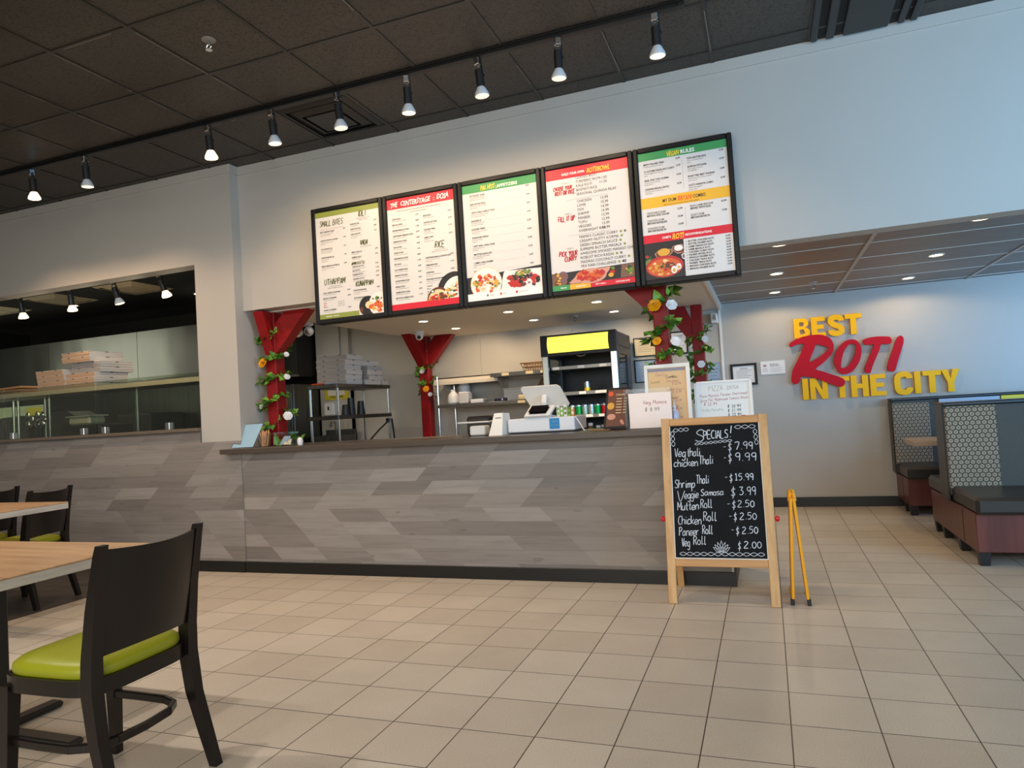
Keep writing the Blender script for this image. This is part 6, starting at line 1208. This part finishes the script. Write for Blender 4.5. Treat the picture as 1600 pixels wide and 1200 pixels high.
t = thing('pass_table', 'dark steel prep table behind the glass guard', 'table', (-7, 5.4, 0)); MB().box(-9.3, -4.72, 5.02, 5.95, .97, 1.02, .004).build('worktop', 'dark_steel', t, smooth=0); MB().box(-9.2, -4.8, 5.1, 5.9, 0, .97).build('base', 'kitchen_black', t, smooth=0)
g2 = 'pizza boxes on the kitchen pass shelf'; zp0 = 1.740
PK = pizza_box('lowest pizza box, front tinted warm-lit, of the left stack on the kitchen pass shelf', 'box_front_warm', 'box_white', 0.40, .40, .055, g2); PK.location = (-7.12, 5.44, zp0)  # warm lamp light is painted into the front wall colour
sl = ['lowest', 'second', 'third', 'topmost']
for k in range(1, 4): dup(PK, (-7.12+[0, .006, -.006, -.018][k], 5.44, zp0+.055*k), '%s pizza box, front tinted warm-lit, of the left stack on the kitchen pass shelf' % sl[k], random.uniform(-.02, .02))
PG = None
dx = [.0, .012, .005, .03, .035, -.04, -.045]; dy = [0, .0, .01, .06, .05, .0, .005]
nm = ['lowest', 'second', 'third', 'fourth, grey-fronted,', 'fifth, grey-fronted,', 'sixth', 'topmost']
for k in range(7):
    lab = '%s pizza box of the tall stack on the kitchen pass shelf' % nm[k]
    if k in (3, 4):
        if PG is None: PG = pizza_box(lab, 'box_grey', 'box_white', 0.40, .40, .055, g2); o = PG; o.location = (-6.70+dx[k], 5.44+dy[k], zp0+.055*k)
        else: dup(PG, (-6.70+dx[k], 5.44+dy[k], zp0+.055*k), lab, .02)
    else: dup(PK, (-6.70+dx[k], 5.44+dy[k], zp0+.055*k), lab, random.uniform(-.02, .02), scale=(1, 1, 1) if k < 5 else (1, 1, 1))
for k in range(3): tag(MB().obox((-7.72-.03*k, 5.42, zp0+.012+.03*k), Vector((1, .1*k-.1, .04*(k > 1))).normalized(), Vector((-.1*k+.1, 1, 0)).normalized(), UZ, .20-.02*k, .19, .011, .003).build('flat_cardboard', 'kraft'), '%s folded sheet of brown cardboard at the left of the pass shelf' % ['bottom', 'middle', 'top'][k], 'cardboard', 'brown cardboard on the pass shelf')
# glass guard on the ledge
for k, (x0, x1) in enumerate(((-9.0, -7.30), (-7.29, -6.02), (-6.01, -4.70))):
    t = thing('glass_guard', 'clear glass guard on the brown kitchen ledge, %s pane' % ['left', 'middle', 'right'][k], 'glass screen', ((x0+x1)/2, 4.87, 1.252), 0, 'glass guards on the ledge')
    MB().box(x0, x1, 4.866, 4.874, 1.254, 1.752, .001).build('pane', 'guard_glass', t, smooth=0)
    for x in ((x1-.17, x0+.12) if k < 2 else (x1-.42, x0+.10)): MB().box(x-.025, x+.025, 4.845, 4.895, 1.252, 1.318, .003).build('clamp', 'chrome', t)
    if k == 2: MB().box(-4.735, -4.69, 4.85, 4.89, 1.655, 1.70, .003).build('wall_clip', 'shelf_steel', t)
tag(MB().box(-7.6, -7.3, 5.2, 5.42, 1.02, 1.12, .01).build('black_tray', 'kitchen_black'), 'low black tray under the steel utensils behind the glass', 'tray')
t = thing('utensil_holder', 'dark pot of steel utensils standing behind the glass guard', 'utensils', (-7.45, 5.30, 1.12))
MB().lathe([(.06, 0), (.075, .25), (.072, .25)], 16, (-7.45, 5.30, 1.12)).build('pot', 'kitchen_black', t)
for k in range(9): a = k*.7; e = Vector((-7.45+.10*math.cos(a), 5.30+.06*math.sin(a), 1.40+.05*(k % 3))); MB().tube([(-7.45+.02*math.cos(a), 5.30+.02*math.sin(a), 1.3), e], .006, 6).ball(e, .032, 8, 6, (1, .5, 1.2)).build('utensil', 'chrome', t)
t = thing('food_pan', 'white plastic food pan on the prep table behind the glass', 'pan', (-6.88, 5.45, 1.36)); MB().box(-7.03, -6.72, 5.35, 5.55, 1.36, 1.45, .02).build('pan', 'bin_clear', t); MB().box(-7.05, -6.70, 5.33, 5.57, 1.445, 1.46, .004).build('rim', 'white_plastic', t)
t = thing('appliance_box', 'black countertop appliance carrying the white food pan', 'appliance', (-6.88, 5.5, 1.02)); MB().box(-7.12, -6.55, 5.33, 5.75, 1.02, 1.36, .015).build('body', 'kitchen_black', t); MB().box(-7.0, -6.68, 5.323, 5.33, 1.08, 1.24, .003).build('panel', 'kitchen_dark', t)
t = thing('wall_panel', 'pale green lit panel low behind the kitchen pass, seen through the glass', 'panel', (-9.5, 6.5, 1.2)); MB().box(-10.2, -8.98, 6.50, 6.54, 1.2, 1.69, .004).build('panel', 'pale_panel', t, smooth=0); MB().box(-9.30, -9.02, 6.493, 6.50, 1.52, 1.66).build('note', 'poster_yellow', t, smooth=0); MB().box(-10.1, -9.1, 6.5, 6.54, 0, 1.2).build('stand', 'kitchen_black', t, smooth=0)
t = thing('dark_equipment', 'black covered machine in front of the pale green kitchen panel', 'machine', (-8.5, 6.2, 0))
q = MB(); q.poly([[(-9.4, 1.0), (-7.75, 1.0), (-7.75, 1.46), (-7.95, 1.55), (-8.2, 1.56), (-8.45, 1.47), (-8.75, 1.54), (-9.1, 1.53), (-9.4, 1.49)]], (0, 6.35, 0), UX, UZ, .3, Vector((0, -1, 0))); q.build('cover', 'kitchen_black', t, smooth=0); MB().box(-9.4, -7.75, 6.05, 6.35, .0, 1.0).build('stand', 'kitchen_black', t, smooth=0)
# kitchen lights and vents
for k, (x0, nm_) in enumerate(((-7.43, 'right'), (-8.68, 'middle'), (-9.93, 'left'))): diffuser('ceiling_vent', 'cream square air diffuser in the black kitchen ceiling, %s one' % nm_, x0, x0+.66, 5.97, 6.63, 3.0, 'vent_cream', 'vent_slot', group='kitchen ceiling diffusers')
t = thing('light_track', 'short black lighting track just inside the kitchen opening', 'track', (-6.8, 5.1, 3.0)); MB().box(-9.2, -5.17, 5.085, 5.115, 2.775, 2.805, .003).build('rail', 'black_metal', t, smooth=0)
for x in (-8.8, -7.0, -5.4): MB().lathe([(.006, 2.80), (.006, 3.0)], 8, (x, 5.1, 0)).build('hanger', 'black_metal', t)
for k, (x, ang) in enumerate(((-7.36, .1), (-6.62, .05), (-6.03, .25), (-5.43, .3))):
    o = dup(protoL[1] if k == 2 else protoL[2], (x, 5.1, 2.775), 'black spotlight on the kitchen track, %s from the left' % ORD[k], group='spotlights on the kitchen track')
    o.rotation_euler = (math.radians(6), -ang, .3); spot('kitchen_light', (x, 5.12, 2.50), (x+.1, 6.3, 1.6), 12, 90)
for k, (x, y) in enumerate(((-6.83, 7.05), (-8.62, 6.7))): dup(D0, (x, y, 3.0), 'bright disc imitating a lamp reflection, set in the black kitchen ceiling, %s' % ['near the tall duct', 'at the far left'][k], group='imitated lamp reflections in the kitchen ceiling'); spot('kitchen_light', (x, y-.0, 2.97), (x, y-.6, 1), 14, 120, (1, .95, .9))  # flares of reflected lamps, built as added glowing discs with spots
spot('kitchen_light', (-8.2, 6.0, 2.7), (-8.4, 6.2, 1.2), 70, 120, (1, .95, .85))  # added fill without a fixture, brightens the panel behind the glass
for x in (-7.36, -6.62, -6.03, -5.43):
    d = bpy.data.lights.new('kitchen_bulb_light', 'POINT'); d.energy = 2.2; d.color = (1, .85, .62); d.shadow_soft_size = .04
    o = bpy.data.objects.new('kitchen_bulb_light', d); COL.objects.link(o); o.location = (x, 5.35, 2.42)
spot('kitchen_light', (-7.3, 6.7, 1.85), (-7.4, 5.3, 1.35), 10, 110, (1, .95, .85))  # added fill from under the hood, brightens the things behind the glass
spot('kitchen_light', (-5.1, 7.0, 2.95), (-5.1, 7.2, 1), 12, 130, (1, .92, .82))
# ================================================================== BOOTHS
def booth(label, x0, x1, yb0, yb1, yf, yr, loc_y, cap, band):
    t = thing('booth_bench', label, 'booth', ((x0+x1)/2, loc_y, 0))
    ya = yf+.07; yz = (yr-.06) if yr else yb1
    MB().box(x0+.02, x1, ya, yz, .092, .352, .004).build('base', 'cherry_laminate', t, smooth=0)
    MB().box(x0+.018, x0+.0205, (ya+yb0)/2+.05, (ya+yb0)/2+.054, .1, .35).build('seam', 'kitchen_black', t, smooth=0)
    ly = [ya+.04, (ya+yz)/2-.02] if not yr else [ya+.04, ya+.52, yz-.32, yz-.04]
    for y in ly:
        for x in (x0+.06, x1-.2):
            q = MB(); q.add([(x+sx*a, y+sy*a, z) for a, z in ((.028, 0), (.036, .093)) for sx, sy in ((-1, -1), (1, -1), (1, 1), (-1, 1))], [(0, 1, 2, 3), (0, 4, 5, 1), (1, 5, 6, 2), (2, 6, 7, 3), (3, 7, 4, 0), (4, 7, 6, 5)]); q.build('leg', 'black_plastic', t, smooth=0)
    MB().box(x0+.015, x1, yf, yb0+.05, .352, .468, .022).build('seat_cushion', 'booth_vinyl', t)
    if yr: MB().box(x0+.015, x1, yb1-.05, yr, .352, .468, .022).build('seat_cushion', 'booth_vinyl', t)
    b_ = MB().box(x0, x1, yb0, yb1, .40 if yr else .36, cap-.022, .012).build('backrest', 'booth_fabric', t)
    MB().box(x0+.004, x0+.335, yb0-.012, yb0+.02, .455, 1.07, .008).build('patterned_panel', 'hex_fabric', t)
    MB().box(x0-.008, x0+.006, yb0+.0, yb1+.006, .36, 1.085, .005).build('side_cover', 'booth_vinyl', t)
    MB().box(x0-.008, x1, yb0-.02, yb1+.008, cap-.026, cap, .006).build('top_trim', 'booth_trim', t)
    return t
booth('double booth bench nearest the viewer at the right edge, patterned strip on its back', 1.25, 3.0, 6.05, 6.30, 5.42, 6.88, 6.2, 1.10, False)
t = booth('booth bench against the sign wall, partly hidden by the nearer booth', 1.20, 3.0, 8.02, 8.185, 7.50, None, 8.0, 1.125, True)
t = thing('booth_table', 'pale wood booth table between the two booth benches', 'table', (1.9, 7.35, 0))
MB().box(1.195, 2.5, 7.0, 7.48, .705, .752, .004).build('table_top', 'booth_table_wood', t, smooth=0); MB().lathe([(.05, .03), (.05, .705)], 16, (2.0, 7.22, 0)).build('column', 'black_metal', t); MB().box(1.75, 2.25, 7.18, 7.26, 0, .03, .006).box(1.96, 2.04, 6.98, 7.46, 0, .03, .006).build('base', 'black_metal', t)
tag(MB().box(2.15, 3.0, 7.99, 8.018, 1.045, 1.097, .003).build('reflection_strip', 'poster_yellow'), 'yellow strip imitating a window reflection along the top of the rear booth back', 'strip')  # both strips imitate a window reflection on the booth back
tag(MB().box(1.62, 2.14, 7.99, 8.018, 1.05, 1.095, .003).build('reflection_strip', 'paper_blue'), 'pale grey reflection strip beside the yellow one on the rear booth back', 'strip')
# ================================================================== TABLES AND CHAIRS
def dining_table(label, x0, x1, y0, y1, zt, cx, cy):
    t = thing('dining_table', label, 'table', (cx, cy, 0))
    MB().box(x0, x1, y0, y1, zt-.008, zt, .003).build('table_top', 'oak_top', t, smooth=0); MB().box(x0+.001, x1-.001, y0+.001, y1-.001, zt-.045, zt-.008, .002).build('edge_band', 'oak_edge', t, smooth=0)
    MB().box(cx-.05, cx+.05, cy-.05, cy+.05, .03, zt-.06, .004).build('column', 'black_metal', t); MB().box(cx-.2, cx+.2, cy-.2, cy+.2, zt-.06, zt-.045).build('top_plate', 'black_metal', t, smooth=0)
    for a in (0, 1): (MB().box(cx-.5, cx+.5, cy-.038, cy+.038, .004, .036, .012) if a == 0 else MB().box(cx-.038, cx+.038, cy-.3, cy+.3, .004, .034, .012)).build('foot', 'black_metal', t)
dining_table('oak-topped dining table in the left foreground before the green chair', -3.9, -2.60, 1.60, 2.345, .752, -3.17, 2.02)
dining_table('further oak-topped dining table at the left edge by the counter wall', -5.9, -4.53, 2.70, 3.43, .80, -5.25, 3.05)
def chair(label, grp):
    t = thing('dining_chair', label, 'chair', (0, 0, 0), 0, grp)
    for s in (-1, 1):
        P = [(.290, s*.215, 0), (.258, s*.208, .12), (.215, s*.203, .27), (.195, s*.202, .42), (.198, s*.202, .52), (.218, s*.203, .68), (.254, s*.205, .86), (.262, s*.205, .89)]
        q = MB(); vs = []; W2 = [.017, .019, .021, .023, .022, .019, .016, .015]; D2 = [.016, .019, .022, .024, .023, .020, .014, .012]
        for (x, y, z), w, d in zip(P, W2, D2): vs += [(x-d, y-w, z), (x+d, y-w, z), (x+d, y+w, z), (x-d, y+w, z)]
        fs = [[0, 1, 2, 3], [4*7+3, 4*7+2, 4*7+1, 4*7]]
        for i in range(7):
            for k in range(4): fs.append([4*i+k, 4*i+(k+1) % 4, 4*i+4+(k+1) % 4, 4*i+4+k])
        q.add(vs, fs); q.build('rear_leg', 'dark_chair_wood', t, smooth=40)
        q = MB(); x, y = -.175, s*.20
        q.add([(x+i*a-.01*(1-z/.42), y+j*a+s*.012*(1-z/.42), z) for a, z in ((.0155, 0), (.021, .30), (.024, .425)) for i, j in ((-1, -1), (1, -1), (1, 1), (-1, 1))], [[0, 1, 2, 3], [11, 10, 9, 8]]+[[4*i+k, 4*i+(k+1) % 4, 4*i+4+(k+1) % 4, 4*i+4+k] for i in range(2) for k in range(4)])
        q.build('front_leg', 'dark_chair_wood', t, smooth=40)
    def sup(a, b, e, n_=40): return [(math.copysign(abs(math.cos(2*PI*k/n_))**(2/e), math.cos(2*PI*k/n_))*a, math.copysign(abs(math.sin(2*PI*k/n_))**(2/e), math.sin(2*PI*k/n_))*b) for k in range(n_)]
    o = sup(.225, .222, 4.5)
    q = MB(); q.poly([[(x-.005, y) for x, y in o]], (0, 0, .405), UX, UY, .052, UZ); q.build('seat_frame', 'dark_chair_wood', t, smooth=40)
    q = MB(); vs = []; fs = []; rings = [(.98, .458), (1.0, .47), (.985, .488), (.90, .503), (.70, .513), (.35, .517), (.01, .518)]
    for sc_, z in rings: vs += [(x*sc_*.955-.005, y*sc_*.955, z) for x, y in o]
    n_ = len(o)
    for i in range(len(rings)-1):
        for k in range(n_): fs.append([i*n_+k, i*n_+(k+1) % n_, (i+1)*n_+(k+1) % n_, (i+1)*n_+k])
    fs.append(list(range(n_))[::-1]); q.add(vs, fs); q.build('seat_pad', 'green_vinyl', t, smooth=60)
    q = MB(); vs = []; fs = []; NX, NZ = 16, 8
    for side in (0, 1):
        for j in range(NZ+1):
            z = .525+.35*j/NZ; xb = .199+(.255-.199)*((z-.52)/.34)
            for i in range(NX+1):
                f = -1+2*i/NX; y = f*.196; bow = .042*(1-f*f); vs.append((xb+bow+(.006 if side else -.006), y, z-(.010*(1-f*f) if j == NZ else (-.012*(1-f*f) if j == 0 else 0))))
    m = (NX+1)*(NZ+1); idx = lambda s_, i, j: s_*m+j*(NX+1)+i
    for j in range(NZ):
        for i in range(NX): fs += [[idx(0, i, j), idx(0, i+1, j), idx(0, i+1, j+1), idx(0, i, j+1)], [idx(1, i, j), idx(1, i, j+1), idx(1, i+1, j+1), idx(1, i+1, j)]]
    for i in range(NX): fs += [[idx(0, i, 0), idx(1, i, 0), idx(1, i+1, 0), idx(0, i+1, 0)], [idx(0, i, NZ), idx(0, i+1, NZ), idx(1, i+1, NZ), idx(1, i, NZ)]]
    for j in range(NZ): fs += [[idx(0, 0, j), idx(0, 0, j+1), idx(1, 0, j+1), idx(1, 0, j)], [idx(0, NX, j), idx(1, NX, j), idx(1, NX, j+1), idx(0, NX, j+1)]]
    q.add(vs, fs); q.build('backrest', 'dark_chair_wood', t, smooth=40)
    pts = [(-.17, -.198, .235), (-.05, -.20, .232), (.08, -.196, .23), (.15, -.17, .23), (.185, -.11, .23), (.195, 0, .23), (.185, .11, .23), (.15, .17, .23), (.08, .196, .23), (-.05, .20, .232), (-.17, .198, .235)]
    q = MB()
    for i in range(len(pts)-1): q.beam(pts[i], Vector(pts[i+1])+(Vector(pts[i+1])-Vector(pts[i])).normalized()*.006, .018, .03, (0, 0, 1), .004)
    q.build('stretcher', 'dark_chair_wood', t, smooth=0)
    return t
ch = chair('dark wooden chair with a lime green seat in the left foreground', 'dark chairs with lime green seats'); ch.location = (-2.285, 1.83, 0); ch.rotation_euler = (0, 0, .03)
dup(ch, (-5.39, 3.70, 0), 'dark green-seated chair behind the further table, nearer the counter corner', .24, scale=(.96, .96, .97))
dup(ch, (-6.05, 3.74, 0), 'dark green-seated chair cut off by the left edge, behind the further table', .2, scale=(.96, .96, .97))
